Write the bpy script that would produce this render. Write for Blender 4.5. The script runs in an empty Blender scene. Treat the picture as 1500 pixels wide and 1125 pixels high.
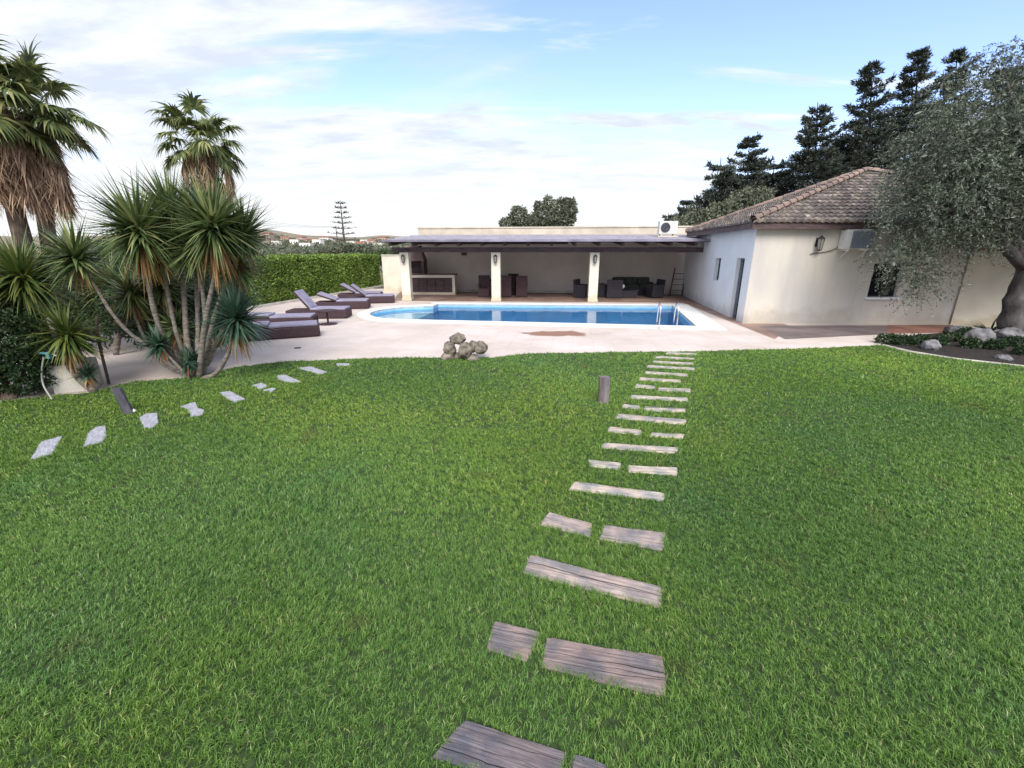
import bpy, bmesh, math, random
import numpy as np
from mathutils import Vector, Matrix
R = math.radians
random.seed(7); rng = np.random.default_rng(7)
C = bpy.context.scene.collection
S = bpy.context.scene

# ------------------------------------------------------------------ camera
FPX, HC, PITCH = 640.0, 2.2, R(16.986)
cam_d = bpy.data.cameras.new('camera'); cam = bpy.data.objects.new('camera', cam_d); C.objects.link(cam)
cam_d.sensor_fit = 'HORIZONTAL'; cam_d.sensor_width = 36; cam_d.lens = 36 * FPX / 1500
cam_d.clip_end = 20000; cam_d.clip_start = 0.05
cam.location = (0, 0, HC); cam.rotation_euler = (R(90) - PITCH, 0, 0)
S.camera = cam
S.render.resolution_x, S.render.resolution_y = 1024, 768
# ------------------------------------------------------------------ world
SUN_EL, SUN_AZ = R(42), R(176)      # azimuth measured from +Y towards +X : from behind the camera
W = bpy.data.worlds.new('World'); S.world = W; W.use_nodes = True
nt = W.node_tree; N = nt.nodes; L = nt.links
bgn = N['Background']; bgn.inputs[1].default_value = 0.1
sky = N.new('ShaderNodeTexSky'); sky.sky_type = 'NISHITA'; sky.sun_disc = False
sky.sun_elevation = SUN_EL; sky.sun_rotation = SUN_AZ; sky.air_density = 1.0; sky.dust_density = 1.2; sky.ozone_density = 1.0
def nd(t, typ, **k):
    n = t.nodes.new(typ)
    for a, b in k.items(): setattr(n, a, b)
    return n
def math_n(t, op, a, b=None, c=None, clamp=False):
    n = t.nodes.new('ShaderNodeMath'); n.operation = op; n.use_clamp = clamp
    for i, v in enumerate((a, b, c)):
        if v is None: continue
        if isinstance(v, (int, float)): n.inputs[i].default_value = v
        else: t.links.new(v, n.inputs[i])
    return n.outputs[0]
tc = nd(nt, 'ShaderNodeTexCoord'); sep = nd(nt, 'ShaderNodeSeparateXYZ'); L.new(tc.outputs['Generated'], sep.inputs[0])
zz = math_n(nt, 'ADD', math_n(nt, 'MAXIMUM', sep.outputs[2], 0.0), 0.16)
px_ = math_n(nt, 'DIVIDE', sep.outputs[0], zz); py_ = math_n(nt, 'DIVIDE', sep.outputs[1], zz)
cmb = nd(nt, 'ShaderNodeCombineXYZ'); L.new(px_, cmb.inputs[0]); L.new(py_, cmb.inputs[1])
mp = nd(nt, 'ShaderNodeMapping'); mp.inputs['Rotation'].default_value = (0, 0, R(28)); mp.inputs['Scale'].default_value = (0.55, 1.15, 1)
mp.inputs['Location'].default_value = (3.3, 1.4, 0)
L.new(cmb.outputs[0], mp.inputs[0])
n1 = nd(nt, 'ShaderNodeTexNoise'); n1.inputs['Scale'].default_value = 1.1; n1.inputs['Detail'].default_value = 8; n1.inputs['Roughness'].default_value = .55; n1.inputs['Distortion'].default_value = .5
n2 = nd(nt, 'ShaderNodeTexNoise'); n2.inputs['Scale'].default_value = 4.2; n2.inputs['Detail'].default_value = 6; n2.inputs['Roughness'].default_value = .6
L.new(mp.outputs[0], n1.inputs[0]); L.new(mp.outputs[0], n2.inputs[0])
# the clear gap in the cloud deck, a direction in the sky
def dirmask(v, lo, hi):
    d = nd(nt, 'ShaderNodeVectorMath', operation='DOT_PRODUCT'); L.new(tc.outputs['Generated'], d.inputs[0]); d.inputs[1].default_value = Vector(v).normalized()
    m = nd(nt, 'ShaderNodeMapRange'); m.interpolation_type = 'SMOOTHSTEP'; m.inputs[1].default_value = lo; m.inputs[2].default_value = hi
    L.new(d.outputs['Value'], m.inputs[0]); return m.outputs[0]
gap = dirmask((.42, .84, .32), .86, .995)
gap2 = dirmask((.75, .84, .48), .90, .995)
low = nd(nt, 'ShaderNodeMapRange'); low.interpolation_type = 'SMOOTHSTEP'; low.inputs[1].default_value = .25; low.inputs[2].default_value = .0
L.new(sep.outputs[2], low.inputs[0])
v = math_n(nt, 'MULTIPLY_ADD', n2.outputs[0], .45, math_n(nt, 'MULTIPLY', n1.outputs[0], 1.0))
v = math_n(nt, 'SUBTRACT', v, math_n(nt, 'MULTIPLY', gap, .21)); v = math_n(nt, 'SUBTRACT', v, math_n(nt, 'MULTIPLY', gap2, .10))
v = math_n(nt, 'ADD', v, math_n(nt, 'MULTIPLY', low.outputs[0], .30))
mp2 = nd(nt, 'ShaderNodeMapping'); mp2.inputs['Rotation'].default_value = (0, 0, R(-32)); mp2.inputs['Scale'].default_value = (.5, 2.2, 1); mp2.inputs['Location'].default_value = (.7, 5.1, 0); L.new(cmb.outputs[0], mp2.inputs[0])
n3 = nd(nt, 'ShaderNodeTexNoise'); n3.inputs['Scale'].default_value = 1.5; n3.inputs['Detail'].default_value = 7; n3.inputs['Roughness'].default_value = .6; n3.inputs['Distortion'].default_value = .3; L.new(mp2.outputs[0], n3.inputs[0])
st3 = nd(nt, 'ShaderNodeMapRange'); st3.interpolation_type = 'SMOOTHSTEP'; st3.inputs[1].default_value = .47; st3.inputs[2].default_value = .72; st3.inputs[4].default_value = .40; L.new(n3.outputs[0], st3.inputs[0])
v = math_n(nt, 'ADD', v, st3.outputs[0])
cov = nd(nt, 'ShaderNodeMapRange'); cov.interpolation_type = 'SMOOTHSTEP'; cov.inputs[1].default_value = .50; cov.inputs[2].default_value = .86; L.new(v, cov.inputs[0])
ccol = nd(nt, 'ShaderNodeValToRGB'); e = ccol.color_ramp.elements
e[0].position = .35; e[0].color = (.95, .98, 1.0, 1); e[1].position = .62; e[1].color = (.66, .73, .85, 1)
L.new(n2.outputs[0], ccol.inputs[0])
csc = nd(nt, 'ShaderNodeVectorMath', operation='SCALE'); L.new(ccol.outputs[0], csc.inputs[0]); csc.inputs[3].default_value = 5.5
whi = nd(nt, 'ShaderNodeMix', data_type='RGBA'); L.new(low.outputs[0], whi.inputs[0]); L.new(csc.outputs[0], whi.inputs[6]); whi.inputs[7].default_value = (5.1, 5.2, 5.25, 1)
mx = nd(nt, 'ShaderNodeMix', data_type='RGBA'); L.new(cov.outputs[0], mx.inputs[0])
skb = nd(nt, 'ShaderNodeVectorMath', operation='MULTIPLY'); L.new(sky.outputs[0], skb.inputs[0]); skb.inputs[1].default_value = (1.38, 1.35, 1.74)
L.new(skb.outputs[0], mx.inputs[6]); L.new(whi.outputs[2], mx.inputs[7]); L.new(mx.outputs[2], bgn.inputs[0])
# ------------------------------------------------------------------ sun
sd = bpy.data.lights.new('sun', 'SUN'); sun = bpy.data.objects.new('sun', sd); C.objects.link(sun)
sd.energy = 2.0; sd.angle = R(34); sd.color = (1, .95, .86)
sv = Vector((math.sin(SUN_AZ) * math.cos(SUN_EL), math.cos(SUN_AZ) * math.cos(SUN_EL), math.sin(SUN_EL)))
sun.rotation_euler = sv.to_track_quat('Z', 'Y').to_euler()
S.view_settings.view_transform = 'Standard'; S.view_settings.look = 'None'
S.view_settings.gamma = 1; S.view_settings.exposure = 1.08
S.render.engine = 'CYCLES'; S.cycles.max_bounces = 8; S.cycles.transparent_max_bounces = 12

# ------------------------------------------------------------------ layout helpers (survey: photo pixel -> metres)
_s, _c = math.sin(PITCH), math.cos(PITCH)
def _ray(x, y):
    X = (x - 750) / FPX; Y = (562.5 - y) / FPX
    return X, _c + Y * _s, Y * _c - _s
def at(x, y, z=0.0):
    X, w, u = _ray(x, y); t = (z - HC) / u
    return Vector((X * t, w * t, z))
def atD(x, y, D):
    X, w, u = _ray(x, y); t = D / w
    return Vector((X * t, D, HC + u * t))
def onwall(x, y, A, B):
    X, w, u = _ray(x, y); dx, dy = B[0] - A[0], B[1] - A[1]
    # t*X - s*dx = A0 ; t*w - s*dy = A1
    det = X * (-dy) + dx * w; t = (A[0] * (-dy) + dx * A[1]) / det; s = (X * A[1] - w * A[0]) / det
    return s * math.hypot(dx, dy), HC + u * t

# ------------------------------------------------------------------ materials
def mat(name, col, rough=.8, var=0, vscale=4, col2=None, bump=0, bscale=40, metal=0, coord='Object', stretch=None, spec=.4, detail=6):
    m = bpy.data.materials.new(name); m.use_nodes = True; t = m.node_tree; b = t.nodes['Principled BSDF']
    b.inputs['Roughness'].default_value = rough; b.inputs['Metallic'].default_value = metal
    b.inputs['Specular IOR Level'].default_value = spec
    b.inputs['Base Color'].default_value = (*col, 1)
    tcn = nd(t, 'ShaderNodeTexCoord'); vec = tcn.outputs[coord]
    if coord == 'World':
        vec = None
    if stretch:
        mpn = nd(t, 'ShaderNodeMapping'); mpn.inputs['Scale'].default_value = stretch; t.links.new(vec, mpn.inputs[0]); vec = mpn.outputs[0]
    if var or col2:
        n = nd(t, 'ShaderNodeTexNoise'); n.inputs['Scale'].default_value = vscale; n.inputs['Detail'].default_value = detail; t.links.new(vec, n.inputs[0])
        r = nd(t, 'ShaderNodeValToRGB'); t.links.new(n.outputs[0], r.inputs[0])
        c2 = col2 if col2 else tuple(c * (1 - var) for c in col); c1 = col if col2 else tuple(min(1, c * (1 + var)) for c in col)
        r.color_ramp.elements[0].position = .35; r.color_ramp.elements[1].position = .65
        r.color_ramp.elements[0].color = (*c2, 1); r.color_ramp.elements[1].color = (*c1, 1)
        t.links.new(r.outputs[0], b.inputs['Base Color'])
    if bump:
        n = nd(t, 'ShaderNodeTexNoise'); n.inputs['Scale'].default_value = bscale; n.inputs['Detail'].default_value = 5; t.links.new(vec, n.inputs[0])
        bp = nd(t, 'ShaderNodeBump'); bp.inputs['Strength'].default_value = bump; bp.inputs['Distance'].default_value = .02
        t.links.new(n.outputs[0], bp.inputs['Height']); t.links.new(bp.outputs[0], b.inputs['Normal'])
    return m
def leafmat(name, stops, rough=.6, transl=.25, spec=.3, noise=None):
    m = bpy.data.materials.new(name); m.use_nodes = True; t = m.node_tree; b = t.nodes['Principled BSDF']
    g = nd(t, 'ShaderNodeNewGeometry'); r = nd(t, 'ShaderNodeValToRGB'); t.links.new(g.outputs['Random Per Island'], r.inputs[0])
    els = r.color_ramp.elements
    for i, (p, c) in enumerate(stops):
        el = els[i] if i < 2 else els.new(p)
        el.position = p; el.color = (*c, 1)
    col = r.outputs[0]
    if noise:
        n = nd(t, 'ShaderNodeTexNoise'); n.inputs['Scale'].default_value = noise[0]; n.inputs['Detail'].default_value = 3; t.links.new(g.outputs['Position'], n.inputs[0])
        mr = nd(t, 'ShaderNodeMapRange'); mr.inputs[1].default_value = .35; mr.inputs[2].default_value = .65; mr.inputs[3].default_value = 1 - noise[1]; mr.inputs[4].default_value = 1 + noise[1]
        t.links.new(n.outputs[0], mr.inputs[0])
        vm = nd(t, 'ShaderNodeVectorMath', operation='SCALE'); t.links.new(col, vm.inputs[0]); t.links.new(mr.outputs[0], vm.inputs[3]); col = vm.outputs[0]
    t.links.new(col, b.inputs['Base Color']); b.inputs['Roughness'].default_value = rough; b.inputs['Specular IOR Level'].default_value = spec
    if transl:
        tr = nd(t, 'ShaderNodeBsdfTranslucent'); t.links.new(col, tr.inputs[0])
        mxs = nd(t, 'ShaderNodeMixShader'); mxs.inputs[0].default_value = transl
        out = t.nodes['Material Output']; t.links.new(b.outputs[0], mxs.inputs[1]); t.links.new(tr.outputs[0], mxs.inputs[2]); t.links.new(mxs.outputs[0], out.inputs[0])
    return m

# ------------------------------------------------------------------ mesh helpers
def wloc(o):
    v = Vector((0, 0, 0))
    while o: v += o.location; o = o.parent
    return v
def link_mesh(name, V, F, m, parent=None, origin=None, smooth=False):
    me = bpy.data.meshes.new(name); org = wloc(parent) if parent else (Vector(origin) if origin is not None else Vector((0, 0, 0)))
    V = np.asarray(V, dtype=np.float32).reshape(-1, 3) - np.array(org, dtype=np.float32)
    if isinstance(F, np.ndarray):
        k = F.shape[1]; nf = F.shape[0]
        me.vertices.add(len(V)); me.vertices.foreach_set('co', V.ravel())
        me.loops.add(nf * k); me.loops.foreach_set('vertex_index', F.astype(np.int32).ravel())
        me.polygons.add(nf); me.polygons.foreach_set('loop_start', np.arange(0, nf * k, k, dtype=np.int32))
        me.update(calc_edges=True)
    else:
        me.from_pydata([tuple(map(float, v)) for v in V], [], F)
    if smooth: me.polygons.foreach_set('use_smooth', [True] * len(me.polygons))
    me.materials.append(m); me.validate()
    o = bpy.data.objects.new(name, me); C.objects.link(o)
    if parent: o.parent = parent
    else: o.location = org
    return o
def tag(o, label=None, cat=None, group=None, kind=None):
    if label: o['label'] = label
    if cat: o['category'] = cat
    if group: o['group'] = group
    if kind: o['kind'] = kind
    return o
def thing(name, label, cat, loc=(0, 0, 0), rz=0, group=None):
    o = bpy.data.objects.new(name, None); C.objects.link(o); o.location = loc; o.rotation_euler = (0, 0, rz); o.empty_display_size = .2
    return tag(o, label, cat, group)
def copy_tree(o, parent=None):
    c = o.copy(); C.objects.link(c); c.parent = parent
    for ch in list(o.children): copy_tree(ch, c)
    return c
class MB:
    def __init__(s): s.v = []; s.f = []
    def quad(s, *p):
        n = len(s.v); s.v += [tuple(q) for q in p]; s.f.append(tuple(range(n, n + len(p)))); return s
    def hexa(s, b, t):      # bottom loop, top loop (ccw)
        n = len(s.v); k = len(b); s.v += [tuple(q) for q in b] + [tuple(q) for q in t]
        s.f.append(tuple(n + i for i in reversed(range(k)))); s.f.append(tuple(n + k + i for i in range(k)))
        for i in range(k): j = (i + 1) % k; s.f.append((n + i, n + j, n + k + j, n + k + i))
        return s
    def box(s, c, d, rz=0, tilt=None, taper=1):
        M = Matrix.Rotation(rz, 3, 'Z') if tilt is None else Matrix.Rotation(rz, 3, 'Z') @ tilt
        c = Vector(c); x, y, z = d[0] / 2, d[1] / 2, d[2] / 2
        P = lambda a, b, e, k: c + M @ Vector((a * x * k, b * y * k, e * z))
        return s.hexa([P(-1, -1, -1, 1), P(1, -1, -1, 1), P(1, 1, -1, 1), P(-1, 1, -1, 1)], [P(-1, -1, 1, taper), P(1, -1, 1, taper), P(1, 1, 1, taper), P(-1, 1, 1, taper)])
    def tube(s, path, rad, n=8, caps=True):
        path = [Vector(p) for p in path]; rad = rad if hasattr(rad, '__len__') else [rad] * len(path); base = len(s.v); up = None
        for i, p in enumerate(path):
            d = (path[min(i + 1, len(path) - 1)] - path[max(i - 1, 0)]).normalized()
            if up is None: up = Vector((0, 0, 1)) if abs(d.z) < .9 else Vector((1, 0, 0))
            a = d.cross(up).normalized(); b = a.cross(d).normalized(); up = b
            for k in range(n):
                q = 2 * math.pi * k / n; s.v.append(tuple(p + (a * math.cos(q) + b * math.sin(q)) * rad[i]))
        for i in range(len(path) - 1):
            for k in range(n):
                k2 = (k + 1) % n; s.f.append((base + i * n + k, base + i * n + k2, base + (i + 1) * n + k2, base + (i + 1) * n + k))
        if caps:
            s.f.append(tuple(base + k for k in reversed(range(n)))); s.f.append(tuple(base + (len(path) - 1) * n + k for k in range(n)))
        return s
    def lathe(s, c, prof, n=16):
        c = Vector(c); base = len(s.v)
        for r, z in prof:
            for k in range(n): q = 2 * math.pi * k / n; s.v.append((c.x + r * math.cos(q), c.y + r * math.sin(q), c.z + z))
        for i in range(len(prof) - 1):
            for k in range(n): k2 = (k + 1) % n; s.f.append((base + i * n + k, base + i * n + k2, base + (i + 1) * n + k2, base + (i + 1) * n + k))
        s.f.append(tuple(base + k for k in reversed(range(n)))); s.f.append(tuple(base + (len(prof) - 1) * n + k for k in range(n)))
        return s
    def build(s, name, m, parent=None, origin=None, smooth=False, bevel=0):
        o = link_mesh(name, s.v, s.f, m, parent, origin, smooth)
        if bevel:
            b = o.modifiers.new('bevel', 'BEVEL'); b.width = bevel; b.segments = 2; b.limit_method = 'ANGLE'
        return o
def polysheet(name, outer, holes, z, m, kind='structure'):
    bm = bmesh.new(); es = []
    for loop in [outer] + holes:
        vs = [bm.verts.new((p[0], p[1], z)) for p in loop]
        es += [bm.edges.new((vs[i], vs[(i + 1) % len(vs)])) for i in range(len(vs))]
    bmesh.ops.triangle_fill(bm, edges=es, use_beauty=True, normal=(0, 0, 1))
    bmesh.ops.recalc_face_normals(bm, faces=bm.faces)
    for f in bm.faces:
        if f.normal.z < 0: f.normal_flip()
    me = bpy.data.meshes.new(name); bm.to_mesh(me); bm.free(); me.materials.append(m)
    o = bpy.data.objects.new(name, me); C.objects.link(o)
    if kind: o['kind'] = kind
    return o
def inpoly(P, poly):
    x, y = P[:, 0], P[:, 1]; r = np.zeros(len(P), bool); n = len(poly)
    for i in range(n):
        x1, y1 = poly[i][:2]; x2, y2 = poly[(i + 1) % n][:2]
        if y1 == y2: continue
        c = ((y1 > y) != (y2 > y)) & (x < (x2 - x1) * (y - y1) / (y2 - y1) + x1); r ^= c
    return r
def rough_mesh(o, amp, scale, seed=0):
    me = o.data
    from mathutils import noise
    for v in me.vertices:
        v.co += Vector(noise.noise_vector((v.co + Vector((seed * 3.1, seed, 0))) * scale)) * amp

M = {}
M['stucco_white'] = mat('white stucco', (.74, .76, .79), .9, .05, 1.2, bump=.25, bscale=60)
M['stucco_cream'] = mat('stained cream stucco', (.64, .60, .52), .9, col2=(.51, .49, .465), vscale=1.1, bump=.3, bscale=45, stretch=(1, 1, .45))
M['cream'] = mat('cream paint', (.70, .65, .54), .85, .08, 1.5, bump=.2, bscale=50)
M['parapet'] = mat('parapet render', (.55, .49, .40), .9, .14, 1.4, bump=.3, bscale=30)
M['inner'] = mat('pergola back wall', (.62, .55, .49), .9, .08, 1.0, bump=.2, bscale=30)
M['darkwood'] = mat('dark brown wood', (.085, .055, .058), .6, .35, 3, bump=.3, bscale=30, stretch=(1, 1, 6))
M['roofsheet'] = mat('grey purple roofing', (.23, .21, .27), .42, .3, 1.3, bump=.2, bscale=10)
M['roofhighlight'] = mat('pale roof batten', (.38, .37, .42), .4, .1, 4)
M['metal_dark'] = mat('dark iron', (.03, .03, .035), .5, .2, 20)
M['chrome'] = mat('stainless steel', (.75, .76, .78), .18, metal=1)
M['glass_dark'] = mat('dark window glass', (.012, .014, .018), .08, spec=.6)
M['lampglass'] = mat('frosted lamp glass', (.30, .28, .24), .3)
M['white_plastic'] = mat('off white plastic', (.62, .62, .60), .45, .08, 5)
M['grille'] = mat('grey grille', (.22, .25, .30), .5, .2, 20)
M['black'] = mat('black', (.012, .012, .014), .6)
M['wicker'] = mat('dark purple brown wicker', (.055, .030, .037), .7, .45, 30, bump=.8, bscale=90)
M['cushion'] = mat('faded violet grey cushion', (.27, .25, .34), .9, .14, 5, bump=.3, bscale=30)
M['wickerblack'] = mat('charcoal wicker', (.035, .032, .042), .7, .4, 40, bump=.8, bscale=90)
M['olivecushion'] = mat('dark green cushion', (.05, .06, .045), .9, .2, 8)
M['rock'] = mat('pitted grey brown rock', (.30, .26, .21), .95, col2=(.10, .085, .07), vscale=9, bump=1, bscale=22)
M['paleRock'] = mat('pale boulder', (.27, .26, .27), .9, col2=(.09, .088, .095), vscale=5, bump=.6, bscale=18)
M['post'] = mat('grey weathered post', (.17, .145, .15), .9, .35, 12, bump=.6, bscale=40, stretch=(1, 1, .2))
M['blackpost'] = mat('dark weathered post', (.07, .068, .08), .85, .35, 12, bump=.6, bscale=40, stretch=(1, 1, .2))
M['coping'] = mat('white pool coping', (.80, .79, .76), .7, .06, 3, bump=.15, bscale=60)
M['basin'] = mat('blue pool tile', (.20, .47, .72), .5, .10, 2.0)
M['step'] = mat('pale pool step', (.72, .84, .90), .6, .05, 3)
M['kerb'] = mat('pale stone kerb', (.50, .47, .42), .9, .15, 3, bump=.4, bscale=40)
M['mulch'] = mat('dark mulch', (.030, .022, .020), 1, .5, 14, bump=1, bscale=50)
M['trunk_grey'] = mat('yucca bark', (.22, .19, .165), .95, .35, 10, bump=.9, bscale=35, stretch=(1, 1, 3))
M['trunk_brown'] = mat('brown bark', (.14, .10, .085), .95, .4, 8, bump=1, bscale=25, stretch=(1, 1, .5))
M['trunk_olive'] = mat('olive bark', (.085, .078, .076), .95, .45, 6, bump=1, bscale=16, stretch=(1, 1, .4))
M['trunk_dark'] = mat('dark conifer bark', (.035, .028, .026), .95, .3, 8)
M['stake'] = mat('rusty stake', (.09, .06, .05), .8, .3, 10)
M['hose'] = mat('pale hose', (.30, .30, .27), .5)
M['turq'] = mat('turquoise plastic', (.10, .26, .27), .5)
M['yucca'] = leafmat('yucca leaves', [(0, (.038, .066, .028)), (1, (.38, .38, .17)), (.45, (.10, .155, .05)), (.75, (.175, .23, .085))], .42, .12, .5)
M['yucca_bright'] = leafmat('bright yucca leaves', [(0, (.05, .085, .02)), (1, (.22, .23, .06)), (.5, (.10, .15, .035))], .45, .15, .5)
M['yucca_blue'] = leafmat('blue green yucca leaves', [(0, (.03, .065, .045)), (1, (.10, .16, .10)), (.5, (.05, .11, .07))], .42, .12, .5)
M['deadleaf'] = leafmat('dead yucca leaves', [(0, (.16, .08, .03)), (1, (.42, .29, .13)), (.5, (.28, .15, .06))], .8, .1)
M['palm'] = leafmat('fan palm leaves', [(0, (.055, .085, .03)), (1, (.36, .36, .15)), (.6, (.14, .18, .06))], .5, .3, .4)
M['palmdead'] = leafmat('dry palm fronds', [(0, (.17, .105, .065)), (1, (.60, .44, .31)), (.5, (.35, .235, .155))], .9, .1)
M['hedge'] = leafmat('hedge leaves', [(0, (.05, .10, .018)), (1, (.40, .50, .13)), (.5, (.16, .255, .045)), (.8, (.25, .36, .07))], .45, .25, .4, noise=(.8, .18))
M['hedgecore'] = mat('hedge inner twigs', (.02, .03, .012), 1)
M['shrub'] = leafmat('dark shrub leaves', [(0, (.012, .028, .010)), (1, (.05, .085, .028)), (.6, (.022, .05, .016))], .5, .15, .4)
M['shrubmid'] = leafmat('mid shrub leaves', [(0, (.025, .055, .015)), (1, (.10, .14, .04)), (.6, (.05, .09, .025))], .5, .2, .4)
M['conifer'] = leafmat('dark conifer foliage', [(0, (.028, .036, .034)), (1, (.14, .155, .11)), (.6, (.058, .074, .058))], .8, .05, .2)
M['olive'] = leafmat('olive leaves', [(0, (.042, .052, .038)), (1, (.29, .31, .24)), (.5, (.098, .125, .088)), (.8, (.165, .195, .145))], .6, .15, .3, noise=(1.0, .22))
M['fartree'] = leafmat('distant tree leaves', [(0, (.06, .075, .05)), (1, (.23, .25, .18)), (.5, (.12, .14, .09))], .8, .1, noise=(.5, .2))
M['tank'] = mat('pale render', (.6, .56, .5), .9, .1)
def damp(m, z0=.45, col=(.62, .57, .53), drips=True):
    # rising damp and splash marks low on the wall, dirty runs under the eave
    t = m.node_tree; b = t.nodes['Principled BSDF']; src = b.inputs['Base Color'].links[0].from_socket
    g = nd(t, 'ShaderNodeNewGeometry'); sp = nd(t, 'ShaderNodeSeparateXYZ'); t.links.new(g.outputs['Position'], sp.inputs[0])
    n = nd(t, 'ShaderNodeTexNoise'); n.inputs['Scale'].default_value = 1.6; n.inputs['Detail'].default_value = 7; n.inputs['Roughness'].default_value = .65; t.links.new(g.outputs['Position'], n.inputs[0])
    h = math_n(t, 'SUBTRACT', sp.outputs[2], math_n(t, 'MULTIPLY_ADD', n.outputs[0], 1.3, -.5))
    mr = nd(t, 'ShaderNodeMapRange'); mr.interpolation_type = 'SMOOTHSTEP'; mr.inputs[1].default_value = z0; mr.inputs[2].default_value = -.05; t.links.new(h, mr.inputs[0])
    mx = nd(t, 'ShaderNodeMix', data_type='RGBA'); mx.blend_type = 'MULTIPLY'; t.links.new(math_n(t, 'MULTIPLY', mr.outputs[0], .55), mx.inputs[0]); t.links.new(src, mx.inputs[6]); mx.inputs[7].default_value = (*col, 1); out = mx.outputs[2]
    if drips:
        mp = nd(t, 'ShaderNodeMapping'); mp.inputs['Scale'].default_value = (5, 5, .5); t.links.new(g.outputs['Position'], mp.inputs[0]); n2 = nd(t, 'ShaderNodeTexNoise'); n2.inputs['Scale'].default_value = 1; n2.inputs['Detail'].default_value = 6; t.links.new(mp.outputs[0], n2.inputs[0])
        m2 = nd(t, 'ShaderNodeMapRange'); m2.inputs[1].default_value = .54; m2.inputs[2].default_value = .74; m2.inputs[4].default_value = .28; t.links.new(n2.outputs[0], m2.inputs[0])
        mx2 = nd(t, 'ShaderNodeMix', data_type='RGBA'); mx2.blend_type = 'MULTIPLY'; t.links.new(m2.outputs[0], mx2.inputs[0]); t.links.new(out, mx2.inputs[6]); mx2.inputs[7].default_value = (.74, .72, .70, 1); out = mx2.outputs[2]
    t.links.new(out, b.inputs['Base Color'])
damp(M['stucco_cream']); damp(M['stucco_white'], .2, (.72, .70, .68), False); damp(M['parapet'], .3); damp(M['cream'], .15, (.70, .62, .50), False)
# ================================================================== THE SETTING
def xy(*pts): return [tuple(at(*p)[:2]) for p in pts]
# pool outline (water edge)
pNL = Vector(at(588, 468.8)[:2]); pNR = Vector(at(1020, 479)[:2]); pFR = Vector(at(985, 448.2)[:2]); pFL = Vector(at(642, 446)[:2])
lobeN = pNL; lobeF = pFL + (pNL - pFL) * .17
def arc(a, b, n=14, push=0, flat=1.0):
    c = (a + b) / 2; r = (b - a).length / 2 + push; u = (a - b).normalized(); w = Vector((-u.y, u.x))
    if w.x > 0: w = -w
    return [c + u * r * math.cos(math.pi * i / n) + w * r * flat * math.sin(math.pi * i / n) for i in range(n + 1)]
def pool_loop(e=0.0, er=0.0):
    n = (pNR - pNL).normalized(); ny = Vector((n.y, -n.x)); r = (pFR - pNR).normalized(); rx = Vector((r.y, -r.x)); fl = (pFL - pFR).normalized(); fy = Vector((fl.y, -fl.x))
    if ny.y > 0: ny = -ny
    if fy.y < 0: fy = -fy
    a = arc(lobeN, lobeF, push=e, flat=.95)
    lp = [pNR + ny * e + rx * er, pFR + fy * e + rx * er, pFL + fy * e - n * e] + ([pFL * .83 + pNL * .17 - n * e + fy * 0] if 0 else []) + list(reversed(a))
    return [tuple(p) for p in lp]
water_loop = pool_loop(0); cop_loop = pool_loop(.45, .72)

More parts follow.
